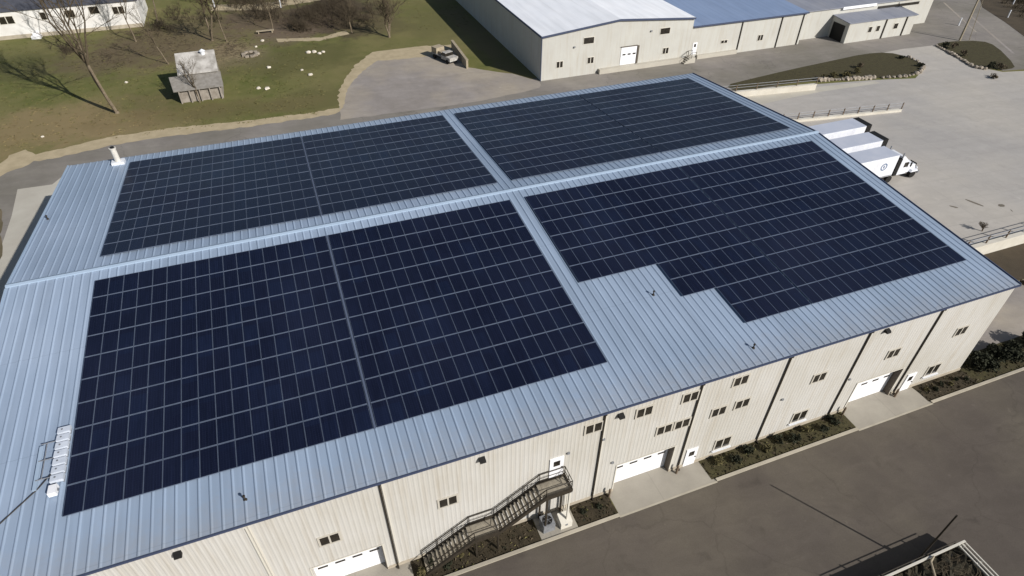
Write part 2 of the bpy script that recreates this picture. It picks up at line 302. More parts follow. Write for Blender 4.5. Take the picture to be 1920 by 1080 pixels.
# ------------------------------------------------------------ mesh helpers
class MB:
    def __init__(s): s.v = []; s.f = []; s.m = []
    def face(s, pts, mi=0):
        i = len(s.v); s.v += [tuple(p) for p in pts]; s.f.append(tuple(range(i, i+len(pts)))); s.m.append(mi); return s
    def box(s, x0, x1, y0, y1, z0, z1, mi=0):
        p = [(x0,y0,z0),(x1,y0,z0),(x1,y1,z0),(x0,y1,z0),(x0,y0,z1),(x1,y0,z1),(x1,y1,z1),(x0,y1,z1)]
        return s.hexa(p, mi)
    def hexa(s, p, mi=0):
        i = len(s.v); s.v += [tuple(q) for q in p]
        for f in ((0,3,2,1),(4,5,6,7),(0,1,5,4),(1,2,6,5),(2,3,7,6),(3,0,4,7)):
            s.f.append(tuple(i+k for k in f)); s.m.append(mi)
        return s
    def rbox(s, c, ax, hx, hy, z0, z1, mi=0):
        """box with centre c (x,y), rotated by angle ax, half sizes hx hy"""
        ca, sa = math.cos(ax), math.sin(ax)
        q = []
        for z in (z0, z1):
            for a, b in ((-hx,-hy),(hx,-hy),(hx,hy),(-hx,hy)):
                q.append((c[0]+a*ca-b*sa, c[1]+a*sa+b*ca, z))
        return s.hexa(q, mi)
    def tube(s, a, b, r0, r1=None, n=8, mi=0, cap=True):
        if r1 is None: r1 = r0
        a = Vector(a); b = Vector(b); d = b-a
        if d.length < 1e-6: return s
        d.normalize(); u = d.orthogonal().normalized(); w = d.cross(u)
        i = len(s.v)
        for c, r in ((a, r0), (b, r1)):
            for k in range(n):
                t = 2*math.pi*k/n; s.v.append(tuple(c+u*(r*math.cos(t))+w*(r*math.sin(t))))
        for k in range(n):
            s.f.append((i+k, i+(k+1)%n, i+n+(k+1)%n, i+n+k)); s.m.append(mi)
        if cap:
            s.f.append(tuple(i+k for k in range(n))[::-1]); s.m.append(mi)
            s.f.append(tuple(i+n+k for k in range(n))); s.m.append(mi)
        return s
    def prism(s, pts, z0, z1, mi=0):
        n = len(pts); i = len(s.v)
        s.v += [(p[0], p[1], z0) for p in pts] + [(p[0], p[1], z1) for p in pts]
        for k in range(n): s.f.append((i+k, i+(k+1)%n, i+n+(k+1)%n, i+n+k)); s.m.append(mi)
        s.f.append(tuple(i+k for k in range(n))[::-1]); s.m.append(mi)
        s.f.append(tuple(i+n+k for k in range(n))); s.m.append(mi)
        return s
    def extrude_y(s, prof, y0, y1, mi=0):
        """prof: (x,z) outline swept from y0 to y1"""
        n = len(prof); i = len(s.v)
        s.v += [(p[0], y0, p[1]) for p in prof] + [(p[0], y1, p[1]) for p in prof]
        for k in range(n): s.f.append((i+k, i+(k+1)%n, i+n+(k+1)%n, i+n+k)); s.m.append(mi)
        s.f.append(tuple(i+k for k in range(n))[::-1]); s.m.append(mi)
        s.f.append(tuple(i+n+k for k in range(n))); s.m.append(mi)
        return s
    def build(s, name, mats, parent=None, smooth=False, fix=True):
        me = bpy.data.meshes.new(name); me.from_pydata(s.v, [], s.f)
        if isinstance(mats, str): mats = [mats]
        for k in mats: me.materials.append(MATS[k])
        if len(mats) > 1: me.polygons.foreach_set('material_index', s.m)
        if fix:
            bm = bmesh.new(); bm.from_mesh(me); bmesh.ops.recalc_face_normals(bm, faces=bm.faces); bm.to_mesh(me); bm.free()
        if smooth: me.polygons.foreach_set('use_smooth', [True]*len(me.polygons))
        o = bpy.data.objects.new(name, me); COL.objects.link(o)
        if parent: o.parent = parent; o.matrix_parent_inverse = Matrix.Translation(parent.location).inverted() if parent.parent is None and parent.type == 'EMPTY' else Matrix.Identity(4)
        return o

def tag(o, label=None, cat=None, group=None, kind=None):
    if label: o['label'] = label
    if cat: o['category'] = cat
    if group: o['group'] = group
    if kind: o['kind'] = kind
    return o

def thing(name, label, cat, loc=(0, 0, 0), group=None):
    o = bpy.data.objects.new(name, None); COL.objects.link(o); o.location = loc; o.empty_display_size = .3
    return tag(o, label, cat, group)

def sheet(name, pts, z, m, smooth_n=0):
    if smooth_n:
        for _ in range(smooth_n):
            q = []
            for i in range(len(pts)):
                a, b = pts[i], pts[(i+1) % len(pts)]
                q += [(a[0]*.75+b[0]*.25, a[1]*.75+b[1]*.25), (a[0]*.25+b[0]*.75, a[1]*.25+b[1]*.75)]
            pts = q
    mb = MB(); mb.face([(p[0], p[1], z) for p in pts])
    o = mb.build(name, m)
    if o.data.polygons[0].normal.z < 0: o.data.flip_normals()
    return tag(o, kind='structure')

def PX(l, z): return [G(a, b, z) for a, b in l]

def wobble(pts, amp, step):
    """subdivide an outline and jitter it so soft edges are not ruler-straight"""
    out = []; rnd = random.Random(len(pts)*13+1)
    for i in range(len(pts)):
        a, b = Vector(pts[i]), Vector(pts[(i+1) % len(pts)])
        n = max(1, int((b-a).length/step))
        for k in range(n):
            p = a.lerp(b, k/n)
            out.append((p.x+rnd.uniform(-amp, amp), p.y+rnd.uniform(-amp, amp)))
    return out

# ------------------------------------------------------------ GROUND
def ground():
    xs = [-2500, -400, -120, -60, -20, -6, 30, 60, 60.5, 90, 130, 200, 500, 2500]
    ys = [-2500, -400, -100, -40, -24, -12.2, -12.0, 0, 24, 60, 120, 300, 2500]
    def z(x, y):
        if x > 60.2: return N if y > -12.1 else 0
        return min(1, max(0, (y+24)/24))*N
    v = [(x, y, z(x, y)) for y in ys for x in xs]; n = len(xs)
    f = [(j*n+i, j*n+i+1, (j+1)*n+i+1, (j+1)*n+i) for j in range(len(ys)-1) for i in range(n-1)]
    me = bpy.data.meshes.new('ground'); me.from_pydata(v, [], f); me.materials.append(MATS['lawn'])
    o = bpy.data.objects.new('ground', me); COL.objects.link(o); tag(o, kind='structure')
ground()

road = PX([(-260, 400), (0, 318), (48, 286), (70, 296), (207, 268), (300, 252), (480, 231), (637, 208), (1010, 146), (1010, 120), (1300, 95), (1515, 65), (1560, 55), (1690, 40), (1760, -8)], N)
road += PX([(1850, -8), (1925, 60), (2100, 170)], N) + PX([(1920, 130), (1880, 133), (1760, 86), (1690, 94), (1560, 125), (1500, 150), (1400, 176), (1340, 176)], N) + [(69, 30), (69, 22), (-5.9, 22), (-30, 23), (-60, 34)]
sheet('back_road', road, N+.006, 'back_road')
sheet('gravel_lot', wobble(PX([(637, 205), (643, 178), (662, 148), (690, 112), (720, 100), (800, 92), (845, 90), (875, 126), (905, 131), (960, 138), (1012, 152), (1012, 165)], N) + PX([(900, 190), (640, 225)], N), .15, 1.5), N+.011, 'gravel_lot')
verge = PX([(-120, 350), (0, 309), (20, 291), (48, 281), (70, 289), (130, 275), (193, 259), (313, 241), (480, 224), (580, 212), (636, 202), (634, 180), (637, 167), (650, 142), (667, 121), (697, 98), (747, 91), (800, 86), (846, 84),
            (846, 98), (800, 106), (740, 112), (707, 114), (680, 134), (655, 160), (647, 175), (645, 201), (630, 214), (480, 236), (300, 258), (207, 273), (100, 298), (63, 303), (30, 318), (0, 330), (-120, 372)], N)
sheet('gravel_verge', wobble(verge, .2, .7), N+.016, 'verge_gravel')
# left concrete yard beside the gable
sheet('yard_concrete', PX([(-80, 620), (0, 470), (22, 405), (33, 355), (98, 346), (118, 330)], N) + [(-6, 22), (-6, 2)], N+.016, 'light_concrete')
sheet('yard_dirt', wobble(PX([(-60, 400), (2, 392), (6, 425), (0, 440), (6, 470), (-4, 500), (-60, 560)], N), .1, .8), N+.021, 'lawn_dirt')
# concrete truck court on the right
lot = PX([(1340, 176), (1530, 158), (1640, 150), (1716, 147), (1734, 128), (1700, 106), (1655, 99), (1692, 92), (1752, 85), (1790, 103), (1830, 125), (1880, 135), (1925, 133), (2300, 210)], N) + [(230, -11.9), (69.9, -11.9), (69.9, 33)]
sheet('truck_court', lot, N+.011, 'concrete_lot')
sheet('front_concrete_band', PX([(1385, 178), (1530, 163), (1640, 152), (1650, 156), (1540, 172), (1470, 186), (1410, 200)], N), N+.015, 'light_concrete')
# grass island and corner island
isl = PX([(1360, 160), (1400, 150), (1480, 131), (1560, 114), (1620, 101), (1665, 98), (1700, 106), (1724, 117), (1730, 128), (1722, 138), (1700, 144), (1640, 147), (1530, 152), (1470, 158), (1380, 172)], N)
sheet('grass_island', isl, N+.026, 'mulch_green', 1)
isl2 = PX([(1752, 83), (1775, 78), (1840, 76), (1868, 86), (1905, 124), (1895, 130), (1865, 131), (1825, 126), (1790, 104)], N)
sheet('corner_island', isl2, N+.026, 'mulch_green', 1)
sheet('railway_bank', PX([(1842, 14), (1885, 42), (1960, 98), (2300, 200), (2300, -60), (1830, -30)], N), N+.03, 'dark_soil')
# verge along far road (faint lane line and grit)
for a, b, w in (((1820, 30), (1900, 100), .25), ((1770, 5), (1830, 60), .2)):
    p, q = Vector(G(*a, N)), Vector(G(*b, N)); n = (q-p).orthogonal().normalized()*w
    sheet('road_edge_line', [tuple(p+n), tuple(q+n), tuple(q-n), tuple(p-n)], N+.011, 'gravel_lot')
sheet('gravel_path', wobble(PX([(395, 8), (480, 8), (590, -8), (600, 0), (500, 18), (396, 20)], N), .35, 1.2), N+.004, 'verge_gravel')
sheet('gravel_path', wobble(PX([(520, 72), (600, 70), (650, 58), (655, 63), (600, 76), (520, 79)], N), .35, 1.2), N+.006, 'verge_gravel')
# stains and tyre marks on the court
for pts in ([(1811, 373), (1845, 386), (1843, 388), (1809, 375)], [(1870, 383), (1882, 383), (1885, 388), (1873, 388)], [(1780, 385), (1797, 389), (1795, 391), (1780, 387)], [(1893, 391), (1900, 397), (1897, 397)]):
    sheet('oil_stain', PX(pts, N), N+.02, 'stain', 1)

# front yard
sheet('asphalt_drive', [(-150, -26.75), (260, -26.75), (260, -200), (-150, -200)], .006, 'asphalt')
sheet('side_gravel', [(69.8, -23.4), (100, -23.4), (100, -17.3), (69.8, -17.0)], .008, 'gravel_lot')
sheet('side_soil', wobble([(69.8, -16.9), (100, -17.2), (100, -12.2), (69.8, -12.2)], .08, 1.0), .014, 'dark_soil')
for x0, x1 in ((-30, 17.6), (26.85, 29.75), (33.05, 41.2), (55.7, 63.6)):
    if x0 == 26.85: sheet('concrete_pad', [(x0, -26.55), (x1, -26.55), (x1, -24.6), (x0, -24.6)], .05, 'apron')
    else: sheet('concrete_apron', [(x0, -26.75), (x1+(.35 if x0 > 30 else 0), -26.75), (x1, -23.4), (x0, -23.4)], .012, 'apron')
for x0, x1, m in ((17.6, 26.8, 'mulch'), (29.8, 33.0, 'mulch'), (41.25, 55.65, 'mulch_green'), (63.8, 69.75, 'mulch'), (69.75, 110, 'mulch_green')):
    yb = -24.62 if x1 < 69.8 else -23.4
    sheet('planting_bed', wobble([(x0, -26.5), (x1, -26.5), (x1, yb), (x0, yb)], .03, .7), .03, m)
for x0, x1 in ((17.6, 33.0), (41.55, 55.65), (63.95, 130)):
    mb = MB(); mb.box(x0, x1, -26.75, -26.52, -.05, .13)
    tag(mb.build('kerb', 'kerb'), kind='structure')
for x0, x1 in ((-30, 17.6), (33.0, 41.55), (55.65, 63.95)):
    sheet('kerb_strip', [(x0, -26.85), (x1, -26.85), (x1, -26.7), (x0, -26.7)], .022, 'kerb')

# ------------------------------------------------------------ WAREHOUSE
W = thing('warehouse', 'long cream metal warehouse with blue-grey ribbed gable roof under the solar arrays', 'warehouse', (31.8, 0, 0))
GAR = [(11.5, 16.05, 3.3), (33.5, 38.42, 3.32), (56.0, 61.0, 3.5)]
DEP = .62
def wall_front():
    mb = MB(); x0, x1 = XL+.12, XR-.12; zt = ZR-24.6*ST/CT-.06
    brk = set([x0, x1])
    for a, b, h in GAR: brk |= {a, b}
    xs = set(brk); k = 0
    pitch = .3048
    while x0+k*pitch < x1:
        for d in (0, .045, .11, .155):
            xx = x0+k*pitch+d
            if xx < x1 and all(abs(xx-q) > .01 for q in brk): xs.add(round(xx, 4))
        k += 1
    xs = sorted(xs)
    def off(x):
        t = ((x-x0) % pitch)
        if t < .045: return t/.045*.012
        if t < .11: return .012
        if t < .155: return (.155-t)/.045*.012
        return 0
    for a, b in zip(xs, xs[1:]):
        zb = .28
        for g0, g1, h in GAR:
            if a >= g0-1e-4 and b <= g1+1e-4: zb = h
        ya, yb = WY-off(a), WY-off(b)
        mb.face([(a, ya, zb), (b, yb, zb), (b, yb, zt), (a, ya, zt)])
    # reveals
    for g0, g1, h in GAR:
        mb.face([(g0, WY-.03, 0), (g0, WY+DEP, 0), (g0, WY+DEP, h), (g0, WY-.03, h)])
        mb.face([(g1, WY-.03, 0), (g1, WY+DEP, 0), (g1, WY+DEP, h), (g1, WY-.03, h)])
        mb.face([(g0, WY-.03, h), (g1, WY-.03, h), (g1, WY+DEP, h), (g0, WY+DEP, h)])
    # gables and back
    yb = SE_B*CT-.15
    for x in (x0, x1):
        mb.face([(x, WY, 0), (x, 0, 0), (x, 0, ZR-.08), (x, WY, zt)])
        mb.face([(x, 0, 0), (x, yb, 0), (x, yb, ZR-yb*ST/CT-.08), (x, 0, ZR-.08)])
    mb.face([(x0, yb, 0), (x1, yb, 0), (x1, yb, ZR-yb*ST/CT-.08), (x0, yb, ZR-yb*ST/CT-.08)])
    mb.build('wall', 'tan_wall', W, fix=False)
wall_front()
mb = MB()   # concrete foundation curb
for a, b in ((XL+.1, 11.5), (16.05, 33.5), (38.42, 56.0), (61.0, XR-.1)):
    mb.box(a, b, WY-.07, WY+.1, 0, .3)
mb.build('foundation', 'foundation', W)

def roof():
    mb = MB(); pitch = .6096; hr = .05
    xs = [XL]; hs = [0]
    k = 0
    x = XL+.15
    while x < XR-.3:
        for d, h in ((0, 0), (.075, hr), (.12, hr), (.195, 0)): xs.append(x+d); hs.append(h)
        x += pitch
    xs.append(XR); hs.append(0)
    for side, se in ((-1, SE_F), (1, SE_B)):
        cuts = [0, se/4, se/2, se*.75, se]
        for i in range(len(xs)-1):
            for s0, s1 in zip(cuts, cuts[1:]):
                mb.face([S(xs[i], s0, side, hs[i]), S(xs[i+1], s0, side, hs[i+1]), S(xs[i+1], s1, side, hs[i+1]), S(xs[i], s1, side, hs[i])][::side])
            if hs[i] or hs[i+1]:
                mb.face([S(xs[i], se, side, 0), S(xs[i+1], se, side, 0), S(xs[i+1], se, side, hs[i+1]), S(xs[i], se, side, hs[i])])
        # underside
        mb.face([S(XL, 0, side, -.05), S(XR, 0, side, -.05), S(XR, se, side, -.05), S(XL, se, side, -.05)])
    r = mb.build('roof', 'roof_metal', W, fix=False)
    return r
ROOF = roof()
mb = MB()
for side in (-1, 1):
    mb.face([S(XL-.02, 0, side, .17), S(XR+.02, 0, side, .17), S(XR+.02, .2, side, .12), S(XL-.02, .2, side, .12)][::side])
    mb.face([S(XL-.02, .2, side, .12), S(XR+.02, .2, side, .12), S(XR+.02, .22, side, .02), S(XL-.02, .22, side, .02)][::side])
mb.build('ridge_cap', 'ridge_metal', W, fix=False)
for x, m in ((XL, 'ridge_metal'), (XR, 'blue_trim')):
    mb = MB()
    for side, se in ((-1, SE_F), (1, SE_B)):
        a, b = x-.05, x+.05
        if x > 0: a, b = x-.03, x+.05
        mb.hexa([S(a, .3, side, -.28), S(b, .3, side, -.28), S(b, se+.02, side, -.28), S(a, se+.02, side, -.28),
                 S(a, .3, side, .09), S(b, .3, side, .09), S(b, se+.02, side, .09), S(a, se+.02, side, .09)])
    mb.build('rake_trim', m, W)
e = S(0, SE_F, -1, 0)
mb = MB()
mb.box(XL, XR, e[1]-.11, e[1]-.01, e[2]-.14, e[2]-.02)
mb.build('gutter', 'blue_trim', W)
e2 = S(0, SE_B, 1, 0)
mb = MB(); mb.box(XL, XR, e2[1]+.01, e2[1]+.16, e2[2]-.17, e2[2]-.02); mb.build('gutter', 'grey_metal', W)

# downspouts
DSX = [9.2, 16.75, 31.72, 39.26, 46.79, 54.22, 61.55]
for x in DSX:
    mb = MB()
    mb.box(x-.05, x+.05, WY-.13, WY-.035, .1, e[2]-.28)
    mb.box(x-.06, x+.06, WY-.32, WY-.13, .06, .2)
    mb.box(x-.06, x+.06, e[1]-.1, WY-.035, e[2]-.3, e[2]-.16)
    o = mb.build('downspout', 'trim_light' if x < 10 else 'bronze', W)
    mb = MB(); mb.box(x+.1, x+.2, WY-.06, WY-.03, .32, e[2]-.3); mb.build('downspout_highlight', 'trim_light', W)  # pale strip paints the highlight on the downspout's right side

# windows
def window(x, z, w=1.15, h=.88, sill=False):
    mb = MB(); y = WY-.03
    hw, hh, t = w/2+.13, h/2+.09, .09
    for a, b, c, d in ((x-hw, x+hw, z+hh-t, z+hh), (x-hw, x+hw, z-hh, z-hh+t), (x-hw, x-hw+t+.04, z-hh+t, z+hh-t), (x+hw-t-.04, x+hw, z-hh+t, z+hh-t), (x-.05, x+.05, z-hh+t, z+hh-t)):
        mb.box(a, b, y-.045, y+.02, c, d)
    f = mb.build('window', 'window_frame', W)
    g = MB(); g.box(x-hw+.12, x+hw-.12, y-.012, y+.015, z-hh+.08, z+hh-.08)
    g.build('pane', 'glass', f)
    if sill:
        s_ = MB(); s_.box(x-hw-.08, x+hw+.08, y-.16, y-.002, z-hh-.1, z-hh-.003); s_.build('sill', 'white_metal', f)
for x, z in [(13.14, 6.0), (20.73, 5.9), (31.0, 8.95), (34.85, 8.98), (38.5, 9.02), (36.95, 6.07), (38.45, 6.05), (42.7, 9.08), (41.6, 6.08), (43.68, 6.12), (50.85, 6.26), (58.4, 6.26), (65.85, 6.3)]:
    window(x, z)
for x, z in [(43.15, 1.5), (50.7, 1.55), (65.35, 1.7)]:
    window(x, z, 1.35, 1.15, True)

# garage doors
for gi, (a, b, h) in enumerate(GAR):
    mb = MB(); y = WY+DEP-.03; n = 4
    for k in range(n):
        z0, z1 = .02+k*(h-.02)/n, .02+(k+1)*(h-.02)/n-.02
        mb.box(a+.01, b-.01, y-.06, y, z0, z1)
    d = mb.build('garage_door', 'white_door', W)
    for k in range(4):
        cx = a+(b-a)*(k+.5)/4
        z0 = .02+2*(h-.02)/n+.28
        lites = MB(); lites.box(cx-.33, cx+.33, y-.075, y-.061, z0, z0+.2); lites.build('pane', 'glass', d)
    jt = MB()
    jt.box(a-.1, a-.005, WY-.05, WY-.032, .02, h+.1); jt.box(b+.005, b+.1, WY-.05, WY-.032, .02, h+.1); jt.box(a-.005, b+.005, WY-.05, WY-.032, h+.01, h+.1)
    jt.build('jamb_trim', 'trim_light', d)
# dark slab paints shade onto the unlit right jamb reveals
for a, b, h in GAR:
    mb = MB(); mb.box(b-.05, b-.005, WY-.02, WY+DEP-.1, .02, h-.02); mb.build('jamb_shade', 'dark_recess', W)
# personnel doors
for x, z0 in ((28.45, 4.72), (40.25, .02), (62.75, .02)):
    mb = MB(); y = WY-.03
    mb.box(x-.52, x+.52, y-.05, y+.02, z0, z0+2.15); d = mb.build('door', 'white_door', W)
    g = MB(); g.box(x-.24, x+.24, y-.065, y-.045, z0+1.25, z0+1.8); g.build('pane', 'glass', d)
    hd = MB(); hd.box(x+.36, x+.46, y-.12, y-.052, z0+.98, z0+1.04); hd.build('handle', 'bronze', d)
# wall packs, vents and small boxes on the front wall
for x, z in ((5.55, 9.5), (23.14, 9.45), (32.93, 9.5), (55.9, 9.72)):
    mb = MB()
    mb.hexa([(x-.2, WY-.36, z-.1), (x+.2, WY-.36, z-.1), (x+.2, WY-.03, z-.16), (x-.2, WY-.03, z-.16), (x-.2, WY-.3, z+.06), (x+.2, WY-.3, z+.06), (x+.2, WY-.03, z+.16), (x-.2, WY-.03, z+.16)])
    mb.build('wall_light', 'black', W)
for x, z in ((29.27, 7.0), (31.9, 7.3), (47.8, 4.9), (54.6, 4.6), (33.0, 4.0)):
    mb = MB(); mb.box(x-.1, x+.1, WY-.12, WY-.035, z-.09, z+.09); mb.build('junction_box', 'grey_metal', W)
# roof penetrations (sub-parts of the roof)
def roofpt(x, y, h=0):
    side = -1 if y < 0 else 1
    return Vector(S(x, abs(y)/CT, side, h))
for x, y in ((40.1, -16.22), (44.33, -23.3), (9.4, -23.3), (-5.5, 10.9)):
    p = roofpt(x, y); mb = MB()
    mb.tube(p+Vector((0, 0, -.02)), p+Vector((0, 0, .08)), .13, .08, 10); mb.tube(p+Vector((0, 0, .07)), p+Vector((0, 0, .36)), .05, .05, 8)
    mb.tube(p+Vector((0, 0, .35)), p+Vector((0, 0, .42)), .09, .07, 8)
    mb.build('vent_pipe', 'bronze', ROOF)
p = roofpt(-1.15, 21.9)
mb = MB(); mb.tube(p+Vector((0, 0, .3)), p+Vector((0, 0, 1.7)), .28, .28, 16); mb.tube(p+Vector((0, 0, 1.7)), p+Vector((0, 0, 1.8)), .34, .34, 16)
ch = mb.build('chimney', 'pipe_metal', ROOF, smooth=False)
mb = MB(); mb.box(p.x-.6, p.x+.6, p.y-.45, p.y+.45, p.z-.1, p.z+.33)
mb.build('chimney_curb', 'white_metal', ROOF)
mb = MB(); mb.tube(p+Vector((0, 0, 1.8)), p+Vector((0, 0, 1.9)), .2, .2, 12); mb.build('chimney_cap', 'black', ROOF)

# ------------------------------------------------------------ SOLAR PANELS
PWID = 1.012; PH = 1.9768
PANEL_H = .14
def cell(arr, r, c):
    """centre x and slope distance of a panel; arr in FL FR BL BR"""
    if arr in ('FL', 'BL'):
        x = c*PWID + (.205 if c >= 17 else 0)
    else:
        x = 35.09 + c*PWID + (.17 if c >= 16 else 0)
    s = (1.467 if arr[0] == 'F' else 1.744) + r*PH
    return x+PWID/2, s+PH/2
cells = []
for arr in ('FL', 'FR', 'BL', 'BR'):
    for r in range(10):
        for c in range(33 if arr[1] == 'L' else 32):
            if arr == 'FR' and ((r in (6, 7) and c < 7) or (r in (8, 9) and c < 10)): continue
            x, s = cell(arr, r, c); side = -1 if arr[0] == 'F' else 1
            q = [proj(S(x+dx, s+ds, side, PANEL_H)) for dx, ds in ((-.5, -.97), (.5, -.97), (.5, .97), (-.5, .97))]
            area = abs(sum(q[i][0]*q[(i+1) % 4][1]-q[(i+1) % 4][0]*q[i][1] for i in range(4)))/2
            cells.append((area, arr, r, c, x, s, side))
cells.sort(key=lambda t: -t[0])
ORD = 'zeroth first second third fourth fifth sixth seventh eighth ninth tenth eleventh twelfth thirteenth fourteenth fifteenth sixteenth seventeenth eighteenth nineteenth twentieth'.split()
def ordn(n):
    if n <= 20: return ORD[n]
    if n == 30: return 'thirtieth'
    return ('twenty-' if n < 30 else 'thirty-')+ORD[n % 10]
HX, HY, FRM = .496, .971, .03    # half sizes and frame width
def frame_mb(o, ux, uy, un, mb):
    def P(a, b, h): return o+ux*a+uy*b+un*h
    for a0, a1, b0, b1 in ((-HX, HX, -HY, -HY+FRM), (-HX, HX, HY-FRM, HY), (-HX, -HX+FRM*.5, -HY+FRM, HY-FRM), (HX-FRM*.5, HX, -HY+FRM, HY-FRM)):
        mb.hexa([P(a0, b0, -.02), P(a1, b0, -.02), P(a1, b1, -.02), P(a0, b1, -.02), P(a0, b0, .022), P(a1, b0, .022), P(a1, b1, .022), P(a0, b1, .022)])
def glass_mb(o, ux, uy, un, mb):
    def P(a, b, h): return o+ux*a+uy*b+un*h
    a, b = HX-FRM*.5, HY-FRM
    mb.face([P(-a, -b, .012), P(a, -b, .012), P(a, b, .012), P(-a, b, .012)])
    mb.face([P(-a, -b, -.015), P(-a, b, -.015), P(a, b, -.015), P(a, -b, -.015)])
fm = MB(); frame_mb(Vector(), Vector((1, 0, 0)), Vector((0, 1, 0)), Vector((0, 0, 1)), fm)
gm = MB(); glass_mb(Vector(), Vector((1, 0, 0)), Vector((0, 1, 0)), Vector((0, 0, 1)), gm)
first = None
for k, (area, arr, r, c, x, s, side) in enumerate(cells[:300]):
    nm = {'FL': 'near left', 'FR': 'near right', 'BL': 'far left', 'BR': 'far right'}[arr]
    c0 = c
    if arr == 'FR': c0 = c-(10 if r > 7 else 7 if r > 5 else 0)
    lab = 'solar panel, %s array, %s row from the eave, %s from left' % (nm, ordn(10-r), ordn(c0+1))
    loc = Vector(S(x, s, side, PANEL_H)); rx = TH if side < 0 else -TH
    if first is None:
        e_ = thing('solar_panel', lab, 'solar panel', loc, 'solar panels on the warehouse roof'); e_.rotation_euler = (rx, 0, 0)
        a = fm.build('frame', 'alu', None); b = gm.build('glass', 'solar_glass', None, fix=False)
        a.parent = e_; b.parent = e_; first = (e_, a, b)
    else:
        e_ = first[0].copy(); COL.objects.link(e_); e_.location = loc; e_.rotation_euler = (rx+random.gauss(0, .0025), random.gauss(0, .0025), random.gauss(0, .002)); e_['label'] = lab
        for ch_ in first[1:]:
            d = ch_.copy(); COL.objects.link(d); d.parent = e_
rest = MB()
for area, arr, r, c, x, s, side in cells[300:]:
    o = Vector(S(x, s, side, PANEL_H)); ux = Vector((1, 0, 0))
    uy = Vector((0, CT, ST)) if side < 0 else Vector((0, CT, -ST))
    uy = (uy+Vector((random.gauss(0, .002), 0, random.gauss(0, .003)))).normalized(); ux = (ux+Vector((0, 0, random.gauss(0, .0025)))).normalized()
    un = ux.cross(uy)
    n0 = len(rest.f); frame_mb(o, ux, uy, un, rest)
    n1 = len(rest.f); glass_mb(o, ux, uy, un, rest)
    for i in range(n1, len(rest.f)): rest.m[i] = 1
tag(rest.build('solar_panel', ['alu', 'solar_glass'], fix=False), 'dark blue framed solar panels of the upper and farther rows of the roof arrays', 'solar panels', 'solar panels on the warehouse roof', 'stuff')

# rails under the arrays, seen in the seams
mb = MB()
for arr, x0, x1, se0 in (('F', 0, 33.6, 1.467), ('B', 0, 33.6, 1.744), ('F', 35.09, 67.6, 1.467), ('B', 35.09, 67.6, 1.744)):
    side = -1 if arr == 'F' else 1
    for r in range(10):
        for q in (.45, 1.5):
            s_ = se0+r*PH+q
            xa = x0+.1
            if arr == 'F' and x0 > 30: xa = 42.4 if r in (6, 7) else 45.4 if r in (8, 9) else xa
            mb.hexa([S(xa, s_-.02, side, .078), S(x1-.1, s_-.02, side, .078), S(x1-.1, s_+.02, side, .078), S(xa, s_+.02, side, .078),
                     S(xa, s_-.02, side, .118), S(x1-.1, s_-.02, side, .118), S(x1-.1, s_+.02, side, .118), S(xa, s_+.02, side, .118)])
mb.build('panel_rail', 'alu', W)
for xg, w_ in ((17*PWID+.1, .2),):
    for side, sa, sb in ((-1, 1.5, 21.2), (1, 1.78, 21.5)):
        mb = MB(); a, b = xg-w_/2+.03, xg+w_/2-.03
        mb.hexa([S(a, sa, side, .06), S(b, sa, side, .06), S(b, sb, side, .06), S(a, sb, side, .06), S(a, sa, side, .15), S(b, sa, side, .15), S(b, sb, side, .15), S(a, sb, side, .15)])
        mb.build('seam_cover', 'seam_cover_tone', W)  # added strip hides the bright lit roof in the seam

# inverter boxes in a row beside the near-left array
for k in range(7):
    y = -15.2-.56*k
    p = roofpt(-.55, y)
    lab = 'small white combiner box beside the near left array, %s from the ridge end' % ordn(k+1)
    e_ = thing('combiner_box', lab, 'electrical box', p, 'white combiner boxes beside the array')
    mb = MB(); mb.box(p.x-.3, p.x+.38, p.y-.22, p.y+.22, p.z+.12, p.z+.32); mb.build('housing', 'box_paint', e_)
    mb = MB(); mb.tube((p.x-.05, p.y+.02, p.z+.32), (p.x-.05, p.y+.02, p.z+.35), .055, .055, 8); mb.build('latch', 'grey_metal', e_)
    mb = MB(); mb.box(p.x-.28, p.x-.22, p.y-.2, p.y+.2, p.z-.01, p.z+.12); mb.box(p.x+.3, p.x+.36, p.y-.2, p.y+.2, p.z-.01, p.z+.12); mb.build('bracket', 'grey_metal', e_)
p = roofpt(-.62, -19.35)
e_ = thing('disconnect_box', 'brighter white switch box at the eave end of the combiner boxes', 'electrical box', p)
mb = MB(); mb.box(p.x-.2, p.x+.22, p.y-.3, p.y+.3, p.z+.1, p.z+.42); mb.build('housing', 'white_door', e_)
mb = MB(); mb.box(p.x+.22, p.x+.27, p.y-.08, p.y+.08, p.z+.2, p.z+.3); mb.build('switch_handle', 'grey_metal', e_)
p = roofpt(-1.6, -17)
e_ = thing('cable_rack', 'pale open cable rack lying on the ribbed roof left of the boxes', 'cable rack', p)
mb = MB()
mb.hexa([Vector(S(-1.72, s_/CT, -1, h)) for s_, h in ()] or [S(-1.75, 16.0, -1, .08), S(-1.55, 16.0, -1, .08), S(-1.55, 19.0, -1, .08), S(-1.75, 19.0, -1, .08), S(-1.75, 16.0, -1, .2), S(-1.55, 16.0, -1, .2), S(-1.55, 19.0, -1, .2), S(-1.75, 19.0, -1, .2)])
mb.build('tray', 'ridge_metal', e_)
mb = MB()
for s_ in (15.9, 17.1, 18.4): mb.tube(S(-1.65, s_, -1, .22), S(-.8, s_, -1, .22), .03)
mb.tube(S(-1.35, 15.9, -1, .22), S(-1.35, 18.4, -1, .22), .03)
mb.build('crossbar', 'grey_metal', e_)
mb = MB(); a = Vector(S(-.9, 18.1, -1, .13))
mb.tube(a, S(-1.5, 18.9, -1, .1), .032); mb.tube(S(-1.5, 18.9, -1, .1), S(-4.2, 21.6, -1, .1), .032)
